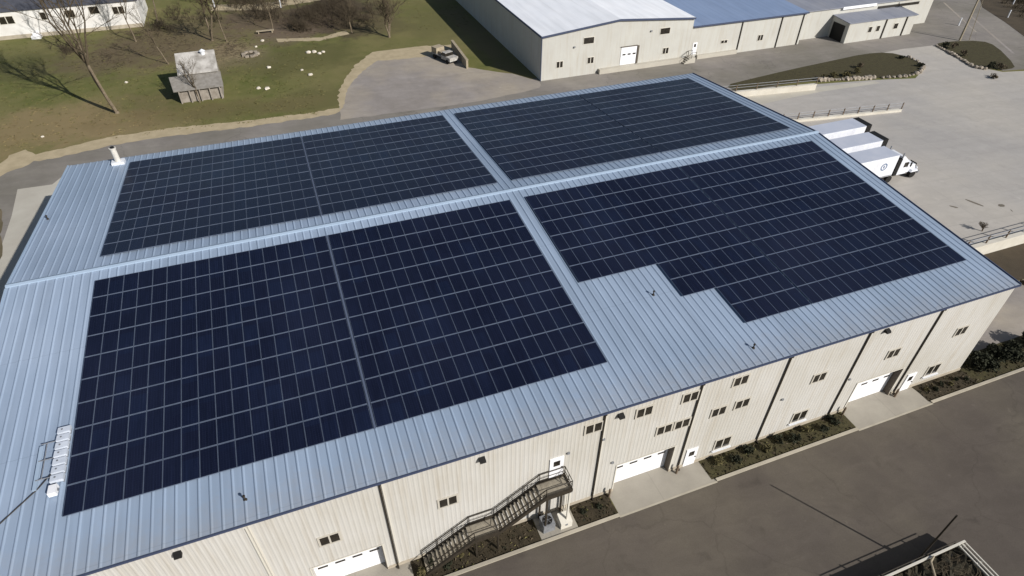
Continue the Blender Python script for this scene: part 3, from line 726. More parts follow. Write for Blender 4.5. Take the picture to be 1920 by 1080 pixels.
tag(mb.build('conduit', 'stair_steel'), 'dark conduit running diagonally down the roof from the combiner boxes', 'conduit')

# ------------------------------------------------------------ EXTERIOR STAIR
e_ = thing('exterior_staircase', 'dark steel outside staircase rising along the cream wall to an upper door', 'staircase', (24, -25.3, 0))
yi, yo = -24.72, -25.95
# path of the walkway: (x, z): ground 18.5 -> mid landing 22..23.9 @2.35 -> up to 27.2 @4.65 landing to 29.1
L0, L1, L2, L3, L4 = 18.5, 22.0, 23.8, 27.2, 29.1
Z1, Z2 = 2.3, 4.62
for xa, za, xb, zb in ((L0, .05, L1, Z1), (L2, Z1, L3, Z2)):
    n = 12
    for k in range(n):
        t = (k+.5)/n; x = xa+(xb-xa)*t; z = za+(zb-za)*(k+1)/n
        mb = MB(); mb.box(x-.13, x+.13, yo+.09, yi-.09, z-.05, z-.01); mb.build('tread', 'grating', e_)
mb = MB(); mb.box(L1, L2, yo+.085, yi-.085, Z1-.06, Z1-.005); mb.build('landing', 'grating', e_)
mb = MB(); mb.box(L3, L4, yo+.085, yi-.085, Z2-.06, Z2-.005)
mb.build('landing', 'grating', e_)
for y in (yi, yo):
    mb = MB()
    for xa, za, xb, zb in ((L0, 0.0, L1, Z1), (L1, Z1, L2, Z1), (L2, Z1, L3, Z2), (L3, Z2, L4, Z2)):
        mb.hexa([(xa, y-.075, za-.24), (xb, y-.075, zb-.24), (xb, y+.075, zb-.24), (xa, y+.075, za-.24), (xa, y-.075, za+.14), (xb, y-.075, zb+.14), (xb, y+.075, zb+.14), (xa, y+.075, za+.14)])
    mb.build('stringer', 'stair_steel', e_)
    mb = MB()
    pts = [(L0, .0), (L1, Z1), (L2, Z1), (L3, Z2), (L4, Z2)]
    for (xa, za), (xb, zb) in zip(pts, pts[1:]):
        for h in (.5, 1.0): mb.tube((xa, y, za+h), (xb, y, zb+h), .045 if h == 1.0 else .022, n=6)
        n = max(1, int((xb-xa)/1.1))
        for k in range(n+1):
            t = k/n; mb.tube((xa+(xb-xa)*t, y, za+(zb-za)*t), (xa+(xb-xa)*t, y, za+(zb-za)*t+1.0), .028, n=6)
    mb.build('handrail', 'stair_steel', e_)
mb = MB()
mb.box(L4-.05, L4+.07, yo-.06, yi+.06, Z2-.2, Z2+.1)
for h in (.5, 1.0): mb.tube((L4, yo, Z2+h), (L4, yi, Z2+h), .03, n=6)
for k in range(3): mb.tube((L4, yo+k*.6, Z2), (L4, yo+k*.6, Z2+1.0), .028, n=6)
mb.build('end_guard', 'stair_steel', e_)
for x, z in ((L4-.1, Z2), (L3+.1, Z2), (L2-.1, Z1), (L1+.1, Z1)):
    for y in (yo+.02, yi-.1):
        mb = MB(); mb.box(x-.06, x+.06, y-.06, y+.06, .04, z-.2); mb.build('column', 'stair_steel' if x < 28 or y > -25 else 'trim_light', e_)
mb = MB()
mb.tube((L1+.1, yo, .1), (L2-.1, yo, Z1-.25), .03); mb.build('brace', 'stair_steel', e_)

# AC condenser and cabinet on the pad
e_ = thing('condenser_unit', 'beige outdoor condenser unit with dark fan on concrete pad under stair landing', 'air conditioner', (27.6, -25.6, .05))
mb = MB(); mb.box(27.15, 28.05, -26.05, -25.15, .05, .95); mb.build('housing', 'grey_metal', e_)
mb = MB(); mb.tube((27.6, -25.6, .951), (27.6, -25.6, .98), .36, .36, 20); f = mb.build('fan_opening', 'black', e_)
mb = MB()
for k in range(6):
    t = k*math.pi/3; mb.tube((27.6, -25.6, .99), (27.6+.34*math.cos(t), -25.6+.34*math.sin(t), .99), .015, n=4)
mb.build('fan_guard', 'grey_metal', f)
e_ = thing('utility_cabinet', 'low cream utility cabinet with sloped lid right of the condenser unit', 'utility cabinet', (28.8, -25.9, .05))
mb = MB(); mb.hexa([(28.45, -26.2, .05), (29.35, -26.2, .05), (29.35, -25.4, .05), (28.45, -25.4, .05), (28.45, -26.2, .75), (29.35, -26.2, .75), (29.35, -25.4, .98), (28.45, -25.4, .98)]); mb.build('housing', 'trim_light', e_)
mb = MB(); mb.box(28.8, 28.98, -26.23, -26.2, .45, .62); mb.build('warning_plate', 'grey_metal', e_)
e_ = thing('gas_riser', 'thin white pipes rising from the pad to the stair landing', 'pipe', (29.0, -24.9, 0))
mb = MB(); mb.tube((29.25, -24.9, 0), (29.25, -24.9, 3.6), .05); mb.tube((29.45, -24.85, 0), (29.45, -24.85, 2.2), .04); mb.build('pipes', 'trim_light', e_)
# bollard pairs at garage door corners
for x, l in ((33.0, 'rusty bollard left of the middle garage door, at the bed corner'), (38.95, 'tan bollard right of the middle garage door'), (55.5, 'bollard left of the far garage door, at the bed corner'), (61.4, 'tan bollard right of the far garage door')):
    mb = MB(); mb.tube((x, -25.0, 0), (x, -25.0, 1.0), .09, .09, 12); mb.tube((x, -25.0, 1.0), (x, -25.0, 1.06), .09, .03, 12)
    tag(mb.build('bollard', 'rail_brown'), l, 'bollard', 'bollards beside the garage doors')

# ------------------------------------------------------------ VEGETATION
def leafy(mb, c, rx, ry, rz, n, size, rnd):
    lob = [(rnd.uniform(-.5, .5), rnd.uniform(-.5, .5), rnd.uniform(-.35, .45), rnd.uniform(.4, .7)) for _ in range(7)]
    for _ in range(n):
        l = rnd.choice(lob)
        u = Vector((rnd.gauss(0, 1), rnd.gauss(0, 1), rnd.gauss(0, 1))).normalized()*l[3]*(rnd.random()**.4)
        p = Vector((c[0]+(l[0]+u.x)*rx, c[1]+(l[1]+u.y)*ry, max(.03+c[2]-rz, c[2]+(l[2]+u.z)*rz)))
        a = Vector((rnd.gauss(0, 1), rnd.gauss(0, 1), rnd.gauss(0, .7))).normalized()*size*rnd.uniform(.5, 1.3)
        b = a.cross(Vector((rnd.gauss(0, 1), rnd.gauss(0, 1), rnd.gauss(0, 1)))).normalized()*size*rnd.uniform(.3, .8)
        mb.face([p-a, p+b, p+a, p-b])
def shrub(x, y, r, h, m, label, cat='shrub', group=None, n=260, base=0.0, seed=1):
    rnd = random.Random(seed)
    e_ = thing('shrub', label, cat, (x, y, base), group)
    mb = MB()
    for k in range(5):
        t = rnd.uniform(0, 6.28); mb.tube((x, y, base), (x+r*.5*math.cos(t), y+r*.5*math.sin(t), base+h*.6), .025, .01, 5)
    mb.build('stem', 'bark_dark', e_)
    mb = MB(); leafy(mb, (x, y, base+h*.5), r, r, h*.5, n, .11+r*.04, rnd); mb.build('foliage', m, e_, fix=False)
# big evergreens past the right corner
for k, (px, py, r, h) in enumerate([(1838, 692, 1.35, 1.9), (1866, 672, 1.1, 1.3), (1897, 672, 1.2, 1.8), (1930, 655, 1.3, 2.0)]):
    x, y = G(px, py)
    shrub(x, y+.2, r, h, 'evergreen', ['wide dark bush nearest the right corner of the warehouse', 'low dark bush second from the warehouse corner', 'rounded dark bush third from the warehouse corner', 'dark bush at the right edge of the photo by the kerb'][k], 'bush', 'dark bushes past the warehouse corner', 1500, 0, 40+k)
bedshrubs = []
for k in range(9): bedshrubs.append((42.6+k*1.45, -25.35-(k % 2)*.35, .42+.16*((k*7) % 3)/2, .62, 'between the middle and far garages', 9, k))
for k in range(6): bedshrubs.append((64.6+k*.9, -25.4-(k % 2)*.3, .22, .3, 'beside the far garage', 6, k))
for k in range(4): bedshrubs.append((18.2+k*.9, -25.9+(k % 2)*.5, .4, .7, 'under the stair foot', 4, k))
for k in range(2): bedshrubs.append((30.6+k*1.3, -25.5, .22, .3, 'left of the middle garage', 2, k))
for i, (x, y, r, h, where, n, k) in enumerate(bedshrubs):
    lab = 'small shrub in the bed %s, %s from left' % (where, ordn(k+1))
    shrub(x, y, r, h, 'evergreen' if i % 3 else 'dry_shrub', lab, 'shrub', 'small shrubs in the planting beds', 170, .03, 70+i)

def bare_tree(name, x, y, base, h, label, seed, r0=.22, depth=6, lean=(0, 0), stems=1, spread=.55, m='bark', first_len=.38, group='bare trees on the lawn'):
    rnd = random.Random(seed)
    e_ = thing(name, label, 'tree', (x, y, base), group)
    tr, br = MB(), MB()
    def grow(p, d, L, r, lev):
        n = 3; q = p
        dd = d.copy()
        for k in range(n):
            dd = (dd+Vector((rnd.gauss(0, .07), rnd.gauss(0, .07), .04))).normalized()
            q2 = q+dd*(L/n); ra = max(.012, r*(1-.35*k/n)); rb = r*(1-.35*(k+1)/n)
            (tr if lev == 0 else br).tube(q, q2, ra, rb, 7 if lev < 2 else 4, cap=False); q = q2
            if lev >= 1 and lev < depth and rnd.random() < .92:
                side = dd.orthogonal().normalized(); side.rotate(Matrix.Rotation(rnd.uniform(0, 6.28), 3, dd))
                grow(q, (dd*.7+side*.8).normalized(), L*.5, rb*.5, max(lev+2, depth-2) if lev < depth-2 else depth)
        if lev < depth:
            for k in range(rnd.choice((2, 3, 3)) if lev < depth-1 else 2):
                side = dd.orthogonal().normalized(); side.rotate(Matrix.Rotation(rnd.uniform(0, 6.28), 3, dd))
                nd_ = (dd+side*rnd.uniform(spread*.5, spread*1.3)+Vector((0, 0, .1))).normalized()
                grow(q, nd_, L*rnd.uniform(.62, .82), r*.6, lev+1)
    for s_ in range(stems):
        d = Vector((lean[0]+(rnd.uniform(-.25, .25) if stems > 1 else 0), lean[1]+(rnd.uniform(-.25, .25) if stems > 1 else 0), 1)).normalized()
        grow(Vector((x, y, base-.1)), d, h*first_len, r0, 0)
    tr.tube((x, y, base-.1), (x+lean[0]*.3, y+lean[1]*.3, base+.35), r0*1.5, r0, 8, cap=False)
    tr.build('trunk', m, e_, fix=False); br.build('crown', 'twig', e_, fix=False)
T = [((220, 212), 19, 'tall pale bare tree nearest the building, forking high over the lawn', 3, .26, dict(stems=2, lean=(-.03, 0), first_len=.42, spread=.45)),
     ((160, 104), 16, 'bare tree behind the tall pale tree, halfway to the white house', 5, .24, {}),
     ((213, 51), 15, 'bare tree close against the white house wall', 8, .2, {}),
     ((105, 62), 14, 'bare tree in front of the white house near its left windows', 31, .18, {}),
     ((398, 76), 14, 'forked pale bare tree beyond the shed', 11, .2, dict(stems=2)),
     ((425, 78), 11, 'slim bare tree right of the forked tree beyond the shed', 12, .12, {}),
     ((512, 58), 10, 'slim pale bare tree beside the bench', 14, .13, {}),
     ((730, 70), 10.5, 'low spreading bare tree on the lawn above the gravel lot', 17, .2, dict(stems=3, first_len=.25, spread=.7)),
     ((375, 192), 8, 'small bare tree with branches across the shed front', 19, .09, dict(stems=2, first_len=.3)),
     ((316, 120), 9, 'slim bare tree leaning beside the shed back left corner', 29, .12, dict(lean=(-.25, .1))),
     ((255, 78), 11, 'bare tree between the white house and the shed', 37, .14, {}),
     ((660, 62), 6, 'small bare tree at the end of the curved gravel edge', 41, .1, dict(stems=2)),
     ((295, 40), 12, 'bare tree just right of the white house end', 23, .16, {})]
for (px, h, lab, seed, r0, kw) in T:
    x, y = G(px[0], px[1], N); bare_tree('bare_tree', x, y, N, h, lab, seed, r0, 5 if h > 9 else 4, **kw)
sx0_, sx1_ = .5, 8
# thickets of brush
def thicket(pts, label, seed, n, h):
    rnd = random.Random(seed); mb = MB()
    for _ in range(n):
        px, py, sp = rnd.choice(pts)
        x, y = G(px+rnd.gauss(0, sp), py+rnd.gauss(0, sp*.35), N)
        for k in range(5):
            d = Vector((rnd.gauss(0, .5), rnd.gauss(0, .5), 1)).normalized(); L = h*rnd.uniform(.5, 1.1)
            p = Vector((x, y, N)); q = p+d*L*.5; mb.tube(p, q, .03, .02, 3, cap=False)
            for j in range(5):
                d2 = (d+Vector((rnd.gauss(0, .5), rnd.gauss(0, .5), rnd.gauss(0, .3)))).normalized()
                mb.tube(q, q+d2*L*.5, .014, .006, 3, cap=False)
    tag(mb.build('brush_thicket', 'twig', fix=False), label, 'brush', None, 'stuff')
thicket([(575, 35, 14), (600, 25, 14), (630, 15, 12), (650, 30, 9), (560, 55, 9)], 'brown leafless brush thicket behind the lawn', 3, 230, 2.6)
thicket([(440, -4, 30), (520, 0, 25), (370, -6, 20), (460, 6, 25), (500, 30, 16)], 'grey bare scrub along the far path', 4, 260, 2.8)
thicket([(330, 30, 22), (300, 55, 14), (390, 40, 20), (140, 95, 16)], 'low brown scrub under the bare trees near the shed', 8, 110, 1.6)
thicket([(700, 20, 18), (680, 40, 12), (640, 45, 16)], 'thin brown scrub between the thicket and the low spreading tree', 6, 70, 1.8)

rnd = random.Random(12); mb = MB()
for _ in range(1500):
    px, py, sx, sy_ = rnd.choice([(300, 80, 60, 22), (200, 110, 45, 20), (440, 90, 35, 18), (590, 50, 55, 18), (360, 150, 30, 20), (250, 60, 30, 12)])
    x, y = G(px+rnd.gauss(0, sx*.6), py+rnd.gauss(0, sy_*.6), N)
    if y > 101 or (sx0_ < x < sx1_ and 59 < y < 68): continue
    a = rnd.uniform(0, 6.28); L = rnd.uniform(.3, 1.4)
    mb.tube((x, y, N+.04), (x+L*math.cos(a), y+L*math.sin(a), N+rnd.uniform(.04, .3)), .035, .012, 3, cap=False)
tag(mb.build('fallen_twigs', 'twig', fix=False), 'fallen twigs and sticks littering the worn lawn under the bare trees', 'twigs', None, 'stuff')
rnd = random.Random(21); mb = MB()
for _ in range(3800):
    px = rnd.uniform(-20, 900); py = rnd.uniform(0, 320)
    lim = 318-px*.115 if px < 640 else 90
    if py > lim-34 or (px > 610 and py > 74) or (px > 880-0 and py > 0 and px > 850+py*.5): continue
    x, y = G(px, py, N)
    if y > 102 or (sx0_-1 < x < sx1_+1 and 59 < y < 69): continue
    for j in range(4):
        a = rnd.uniform(0, 6.28); L = rnd.uniform(.1, .3); hh = rnd.uniform(.03, .1)
        cx_, cy_ = x+rnd.gauss(0, .18), y+rnd.gauss(0, .18)
        mb.face([(cx_-L*math.cos(a), cy_-L*math.sin(a), N+.01), (cx_+L*math.cos(a), cy_+L*math.sin(a), N+.01), (cx_+rnd.gauss(0, .1), cy_+rnd.gauss(0, .1), N+hh)], rnd.choice((0, 0, 1)))
tag(mb.build('grass_tufts', ['lawn', 'dry_grass'], fix=False), 'tufts of green and dry grass across the lawn', 'grass', None, 'stuff')
mb = MB()
for _ in range(2600):
    x = rnd.uniform(17.7, 95); y = rnd.uniform(-26.45, -24.8 if x < 69.5 else -23.6)
    if 26.8 < x < 29.8 or 33 < x < 41.3 or 55.6 < x < 63.9: continue
    L = rnd.uniform(.04, .16); a = rnd.uniform(0, 6.28)
    mb.face([(x-L*math.cos(a), y-L*math.sin(a), .035), (x+L*math.cos(a), y+L*math.sin(a), .035), (x+rnd.gauss(0, .04), y+rnd.gauss(0, .04), .04+rnd.uniform(.02, .16))], rnd.choice((0, 1, 1, 2)))
tag(mb.build('bed_litter', ['dry_grass', 'twig', 'evergreen'], fix=False), 'dry leaves, weeds and bark chips in the planting beds along the wall', 'ground cover', None, 'stuff')
# loose stones on the lawn
ST = [(578, 99, .5), (589, 98, .45), (599, 101, .4), (606, 98, .35), (582, 141, .45), (504, 127, .4), (485, 166, .4), (501, 167, .5), (566, 132, .3), (492, 77, .4), (237, 155, .3), (480, 88, .3), (80, 257, .25)]
for k, (px, py, r) in enumerate(ST):
    x, y = G(px, py, N); rnd = random.Random(k)
    bm = bmesh.new(); bmesh.ops.create_icosphere(bm, subdivisions=2, radius=r)
    for v in bm.verts: v.co *= rnd.uniform(.75, 1.1); v.co.z *= .6
    me = bpy.data.meshes.new('stone'); bm.to_mesh(me); bm.free(); me.materials.append(MATS['white_rock'])
    o = bpy.data.objects.new('stone', me); COL.objects.link(o); o.location = (x, y, N+r*.2)
    lab = ['white stone, leftmost of the cluster above the gravel lot corner', 'white stone, second in the cluster above the gravel lot corner', 'white stone, third in the cluster above the gravel lot corner', 'small white stone, rightmost of the cluster above the gravel lot corner',
           'lone white stone on grass left of the gravel lot bend', 'pale stone on grass right of the shed', 'left pale stone of the pair nearest the back road', 'larger right white stone of the pair nearest the back road', 'tiny pale stone left of the gravel lot bend',
           'white stone just below the bench', 'small white stone between the shed and the tall pale tree', 'pale stone on worn ground below the bench', 'tiny white stone on the lawn at far left'][k]
    tag(o, lab, 'stone', 'white stones scattered on the lawn')
def rockrow(line, n, r, label, seed, z=N, group='rocks'):
    rnd = random.Random(seed); pts = PX(line, z)
    seg = [(Vector(a), Vector(b)) for a, b in zip(pts, pts[1:])]; tot = sum((b-a).length for a, b in seg)
    for k in range(n):
        t = (k+.5)/n*tot
        for a, b in seg:
            L = (b-a).length
            if t <= L: p = a.lerp(b, t/L); break
            t -= L
        rr = r*rnd.uniform(.7, 1.3)
        bm = bmesh.new(); bmesh.ops.create_icosphere(bm, subdivisions=2, radius=rr)
        for v in bm.verts: v.co *= rnd.uniform(.75, 1.15); v.co.z *= .75
        me = bpy.data.meshes.new('boulder'); bm.to_mesh(me); bm.free(); me.materials.append(MATS['rock'])
        o = bpy.data.objects.new('boulder', me); COL.objects.link(o); o.location = (p.x, p.y, z+rr*.3); o.rotation_euler[2] = rnd.uniform(0, 6)
        tag(o, label % ordn(k+1), 'boulder', group)
rockrow([(1532, 152), (1580, 150), (1640, 147)], 15, .5, 'tan boulder edging the grass island beyond the wall, %s from left', 2, group='boulders edging the grass island')
rockrow([(1650, 147), (1700, 144), (1724, 137), (1731, 127), (1722, 116), (1700, 106)], 17, .4, 'grey boulder round the rounded end of the grass island, %s counting from the front', 3, group='boulders round the island end')
rockrow([(1754, 86), (1790, 105), (1826, 127), (1850, 131)], 20, .4, 'grey boulder edging the corner island by the utility pole, %s from left', 4, group='boulders edging the corner island')
for k, (px, py, r, h, m) in enumerate([(1545, 148, .8, .9, 'dry_shrub'), (1562, 145, .9, 1.0, 'dry_shrub'), (1584, 143, .9, .9, 'dry_shrub'), (1606, 138, .8, 1.2, 'dry_shrub'), (1612, 128, .7, 1.2, 'twig'), (1690, 110, .6, .6, 'evergreen'), (1725, 125, .7, .8, 'evergreen'),
                              (1770, 88, .9, 1.2, 'evergreen'), (1785, 92, .9, 1.4, 'twig'), (1806, 104, .9, 1.2, 'twig'), (1856, 128, 1.0, 1.3, 'evergreen'), (1872, 130, 1.1, 1.2, 'twig'), (1862, 146, .9, .7, 'twig')]):
    x, y = G(px, py, N)
    lab = ['olive shrub above the white wall end, leftmost on the grass island', 'olive shrub second from left on the grass island', 'olive shrub third from left on the grass island', 'taller olive shrub fourth from left on the grass island', 'bare brown shrub in the middle of the grass island',
           'small dark shrub at the back of the grass island', 'dark shrub at the rounded tip of the grass island', 'dark shrub at the left tip of the corner island', 'bare brown shrub left of the utility pole', 'bare brown shrub right of the utility pole',
           'dark shrub at the near tip of the corner island', 'bare shrub at the near tip of the corner island', 'low bare brush sprawling onto the truck court'][k]
    shrub(x, y, r, h, m, lab, 'shrub', 'shrubs on the islands', 220, N, 200+k)

# ------------------------------------------------------------ RAILINGS AND LOW WALLS
def rail_wall(name, A, B, h, t, m, label, rlabel, step, z0=N, top=None, rh=1.05, rm='rail_brown', wall=True, face=0.0, nrails=2):
    a, b = Vector(A), Vector(B); d = (b-a); L = d.length; d.normalize(); n = Vector((-d.y, d.x))
    c = (a+b)/2; ang = math.atan2(d.y, d.x)
    if wall:
        mb = MB(); mb.rbox(c, ang, L/2, t/2, z0-face, z0+h); mb.rbox(c, ang, L/2+.02, t/2+.04, z0+h+.002, z0+h+.08)
        tag(mb.build('retaining_wall', m), label, 'wall')
    zt = z0+h+(.08 if wall else 0)
    e_ = thing('railing', rlabel, 'railing', (a.x, a.y, zt))
    k = int(L/step)
    for i in range(k+1):
        p = a+d*(L*i/k)
        mb = MB(); mb.rbox(p, ang, .06, .06, zt, zt+rh); mb.build('post', rm, e_)
    for j in range(nrails):
        z = zt+rh-.03-j*.42
        mb = MB(); mb.tube((a.x, a.y, z), (b.x, b.y, z), .035, n=6); mb.build('rail', 'grey_metal', e_)
rail_wall('n', (82, 32.9), G(1527, 168, N), .95, .4, 'wall_concrete', 'low white concrete wall between the back drive and the truck court', 'brown post railing on the low white wall by the back drive', 3.2)
rail_wall('m', (84, 22.2), G(1688, 209, N), .35, .4, 'wall_concrete', 'thin concrete kerb wall beside the parked trailers', 'railing with brown posts on the kerb wall beyond the parked trailers', 2.35)
rail_wall('s', (78, -12.1), (125, -12.1), .3, .5, 'wall_concrete', 'pale retaining wall along the near edge of the truck court', 'brown railing on the pale retaining wall at the right edge', 3.0, face=1.2)
x, y = G(1838, 437, N)
bare_tree('bare_shrub', x+.5, y+.2, N, 1.5, 'scraggly bare shrub against the railing of the near retaining wall', 77, .05, 4, stems=4, first_len=.3, spread=.8, group=None)
x, y = G(1912, 535, 0)
shrub(x, y, .5, .7, 'twig', 'small dry shrub at the right photo edge beyond the roof corner', 'shrub', None, 200, 0, 301)

# ------------------------------------------------------------ TRAILERS AND TRACTOR
def trailer(y, xf, label, logo=False, has_nose_shade=True):
    x0 = xf-16.1; z0 = N
    e_ = thing('semi_trailer', label, 'trailer', (x0, y, z0), 'white trailers backed to the dock')
    mb = MB(); mb.box(x0, xf, y-1.3, y+1.3, z0+1.15, z0+4.06); mb.build('body', 'white_paint', e_)
    mb = MB(); mb.box(x0-.01, xf+.01, y-1.31, y+1.31, z0+4.063, z0+4.1); mb.build('roof', 'trailer_roof', e_)
    mb = MB(); mb.box(x0+.3, xf-.3, y-.5, y+.5, z0+.95, z0+1.14); mb.build('chassis', 'black', e_)
    for s_ in (-1, 1):
        for xx in (x0+2.2, x0+3.5):
            mb = MB(); mb.tube((xx, y+s_*.75, z0+.5), (xx, y+s_*1.25, z0+.5), .5, .5, 18); mb.build('wheel', 'tyre', e_)
        mb = MB(); mb.box(xf-3.0, xf-2.85, y+s_*.9-.06, y+s_*.9+.06, z0, z0+1.0); mb.build('landing_leg', 'grey_metal', e_)
    if has_nose_shade:
        mb = MB(); mb.box(xf+.02, xf+1.0, y-1.27, y+1.27, z0+1.6, z0+4.12); mb.build('nose_shade', 'black', e_)  # black block stands in for front-wall shadow and tractor gap
    if logo:
        mb = MB(); xc, zc = xf-2.0, z0+2.75; yy = y-1.302
        for k in range(24):
            a, b = 2*math.pi*k/24, 2*math.pi*(k+1)/24
            mb.face([(xc+.52*math.cos(a), yy-.01, zc+.52*math.sin(a)), (xc+.52*math.cos(b), yy-.01, zc+.52*math.sin(b)), (xc+.36*math.cos(b), yy-.01, zc+.36*math.sin(b)), (xc+.36*math.cos(a), yy-.01, zc+.36*math.sin(a))])
        mb.box(xc-.1, xc+.1, yy-.012, yy, zc-.2, zc+.2)
        mb.build('round_logo', 'logo_blue', e_)
        mb = MB(); mb.box(x0+.1, xf-.1, yy-.02, yy, z0+1.2, z0+1.32); mb.build('side_rail', 'grey_metal', e_)
    return e_
trailer(3.75, 87.9, 'white trailer with round blue side logo, nearest of the three docked', True, False)
trailer(7.6, 89.0, 'white trailer with dark nose-shade block, middle of the three docked', False, True)
trailer(11.7, 90.2, 'white trailer with dark nose-shade block, farthest of the three docked', False, True)
e_ = thing('semi_tractor', 'white semi tractor coupled to the trailer with the blue logo', 'truck', (90.5, 3.75, N))
y = 3.75; z0 = N
mb = MB()
mb.box(88.95, 90.5, y-1.15, y+1.15, z0+.9, z0+2.75)
mb.hexa([(89.0, y-1.1, z0+2.75), (90.3, y-1.1, z0+2.75), (90.3, y+1.1, z0+2.75), (89.0, y+1.1, z0+2.75), (89.0, y-1.0, z0+3.5), (89.5, y-1.0, z0+3.45), (89.5, y+1.0, z0+3.45), (89.0, y+1.0, z0+3.5)])
mb.build('cab', 'white_paint', e_)
mb = MB(); mb.box(88.3, 88.93, y-1.2, y+1.2, z0+.9, z0+3.3); mb.build('gap_shade', 'black', e_)  # solid black block paints the dark gap behind the cab
mb = MB(); mb.hexa([(90.52, y-.95, z0+.8), (92.5, y-.8, z0+.8), (92.5, y+.8, z0+.8), (90.52, y+.95, z0+.8), (90.52, y-.95, z0+2.1), (92.4, y-.75, z0+1.7), (92.4, y+.75, z0+1.7), (90.52, y+.95, z0+2.1)]); mb.build('hood', 'white_paint', e_)
mb = MB(); mb.hexa([(90.505, y-1.0, z0+2.15), (90.52, y-1.0, z0+2.15), (90.52, y+1.0, z0+2.15), (90.505, y+1.0, z0+2.15), (90.505, y-1.0, z0+2.65), (90.52, y-1.0, z0+2.65), (90.52, y+1.0, z0+2.65), (90.505, y+1.0, z0+2.65)]); mb.build('windshield', 'glass', e_)
for s_ in (-1, 1):
    mb = MB(); mb.box(89.7, 90.4, y+s_*1.155-.01, y+s_*1.155+.01, z0+1.9, z0+2.6); mb.build('side_window', 'glass', e_)
    for xx in (86.6, 87.9, 92.0):
        mb = MB(); mb.tube((xx, y+s_*.7, z0+.5), (xx, y+s_*1.2, z0+.5), .5, .5, 18); mb.build('wheel', 'tyre', e_)
    mb = MB(); mb.hexa([(91.4, y+s_*1.0-.25, z0+.9), (92.7, y+s_*1.0-.25, z0+.9), (92.7, y+s_*1.0+.25, z0+.9), (91.4, y+s_*1.0+.25, z0+.9), (91.6, y+s_*1.0-.25, z0+1.2), (92.5, y+s_*1.0-.25, z0+1.15), (92.5, y+s_*1.0+.25, z0+1.15), (91.6, y+s_*1.0+.25, z0+1.2)]); mb.build('fender', 'white_paint', e_)
    mb = MB(); mb.box(92.8, 92.92, y+s_*.72-.16, y+s_*.72+.16, z0+1.0, z0+1.25); mb.build('headlight', 'white_metal', e_)
    mb = MB(); mb.tube((88.95, y+s_*1.05, z0+1.0), (88.95, y+s_*1.05, z0+4.0), .09); mb.build('exhaust_stack', 'grey_metal', e_)
    mb = MB(); mb.box(90.55, 90.65, y+s_*1.4-.08, y+s_*1.4+.08, z0+2.0, z0+2.6); mb.build('mirror', 'black', e_)
mb = MB(); mb.box(92.91, 92.97, y-.5, y+.5, z0+.9, z0+1.6); mb.build('grille', 'black', e_)
mb = MB(); mb.box(92.95, 93.15, y-1.1, y+1.1, z0+.45, z0+.8); mb.build('bumper', 'grey_metal', e_)
mb = MB(); mb.box(86.0, 92.6, y-.45, y+.45, z0+.6, z0+.85); mb.build('chassis', 'black', e_)

# ------------------------------------------------------------ BACK BUILDINGS
YB = 49.5
B1 = thing('gabled_hall', 'cream metal hall with white two-slope roof and dark blue edge trim', 'building', (73, YB, N))
xa, xm, xb_ = 58.35, 72.55, 87.6; za, zm, zb = 8.72, 10.07, 8.85; YE = 118
mb = MB(); mb.extrude_y([(xa, 0), (xb_, 0), (xb_, zb-.1), (xm, zm-.1), (xa, za-.1)], YB, YE); mb.build('wall', 'far_wall', B1)
for x0, z0_, x1, z1_ in ((xa-.15, za, xm, zm), (xm, zm, xb_+.1, zb)):
    mb = MB(); mb.hexa([(x0, YB-.25, z0_-.12), (x1, YB-.25, z1_-.12), (x1, YE, z1_-.12), (x0, YE, z0_-.12), (x0, YB-.25, z0_), (x1, YB-.25, z1_), (x1, YE, z1_), (x0, YE, z0_)])
    r_ = mb.build('roof', 'white_roof', B1)
    mb = MB(); mb.hexa([(x0, YB-.33, z0_-.28), (x1, YB-.33, z1_-.28), (x1, YB-.26, z1_-.28), (x0, YB-.26, z0_-.28), (x0, YB-.33, z0_+.03), (x1, YB-.33, z1_+.03), (x1, YB-.26, z1_+.03), (x0, YB-.26, z0_+.03)])
    mb.build('edge_trim', 'blue_trim', r_)
mb = MB(); mb.box(xa-.3, xa-.16, YB-.3, YE, za-.25, za+.02); mb.build('gutter', 'blue_trim', B1)
mb = MB(); mb.box(xa-.14, xa-.02, YB-.12, YB-.01, N, za-.15); mb.build('corner_trim', 'blue_trim', B1)
def fwin(par, x, z, w, h, double=False, y=YB):
    mb = MB(); mb.box(x-w/2-.1, x+w/2+.1, y-.05, y-.003, z-h/2-.1, z+h/2+.1); f = mb.build('window', 'trim_light', par)
    g = MB()
    if double:
        g.box(x-w/2, x-.07, y-.07, y-.051, z-h/2, z+h/2); g.box(x+.07, x+w/2, y-.07, y-.051, z-h/2, z+h/2)
    else: g.box(x-w/2, x+w/2, y-.07, y-.051, z-h/2, z+h/2)
    g.build('pane', 'glass', f)
fwin(B1, 66.95, 7.1, 1.9, 1.0); fwin(B1, 81.85, 7.1, 1.9, 1.0)
fwin(B1, 61.75, 3.65, 1.1, 1.0, True); fwin(B1, 67.6, 3.67, 1.1, 1.0, True); fwin(B1, 82.6, 3.57, 1.1, 1.0, True)
mb = MB()
for k in range(4): mb.box(73.45, 76.6, YB-.07, YB-.004, 2.1+k*.76, 2.1+k*.76+.74)
d = mb.build('garage_door', 'white_door', B1)
for k in range(3):
    mb = MB(); mb.box(73.8+k*1.0, 74.4+k*1.0, YB-.09, YB-.071, 3.75, 4.0); mb.build('pane', 'glass', d)
mb = MB(); mb.box(76.62, 76.95, YB-.2, YB-.004, 2.1, 5.2); mb.box(73.3, 76.62, YB-.12, YB-.004, 5.16, 5.3); mb.build('frame_reveal_shade', 'dark_recess', d)  # right strip's dark colour stands in for the shaded reveal
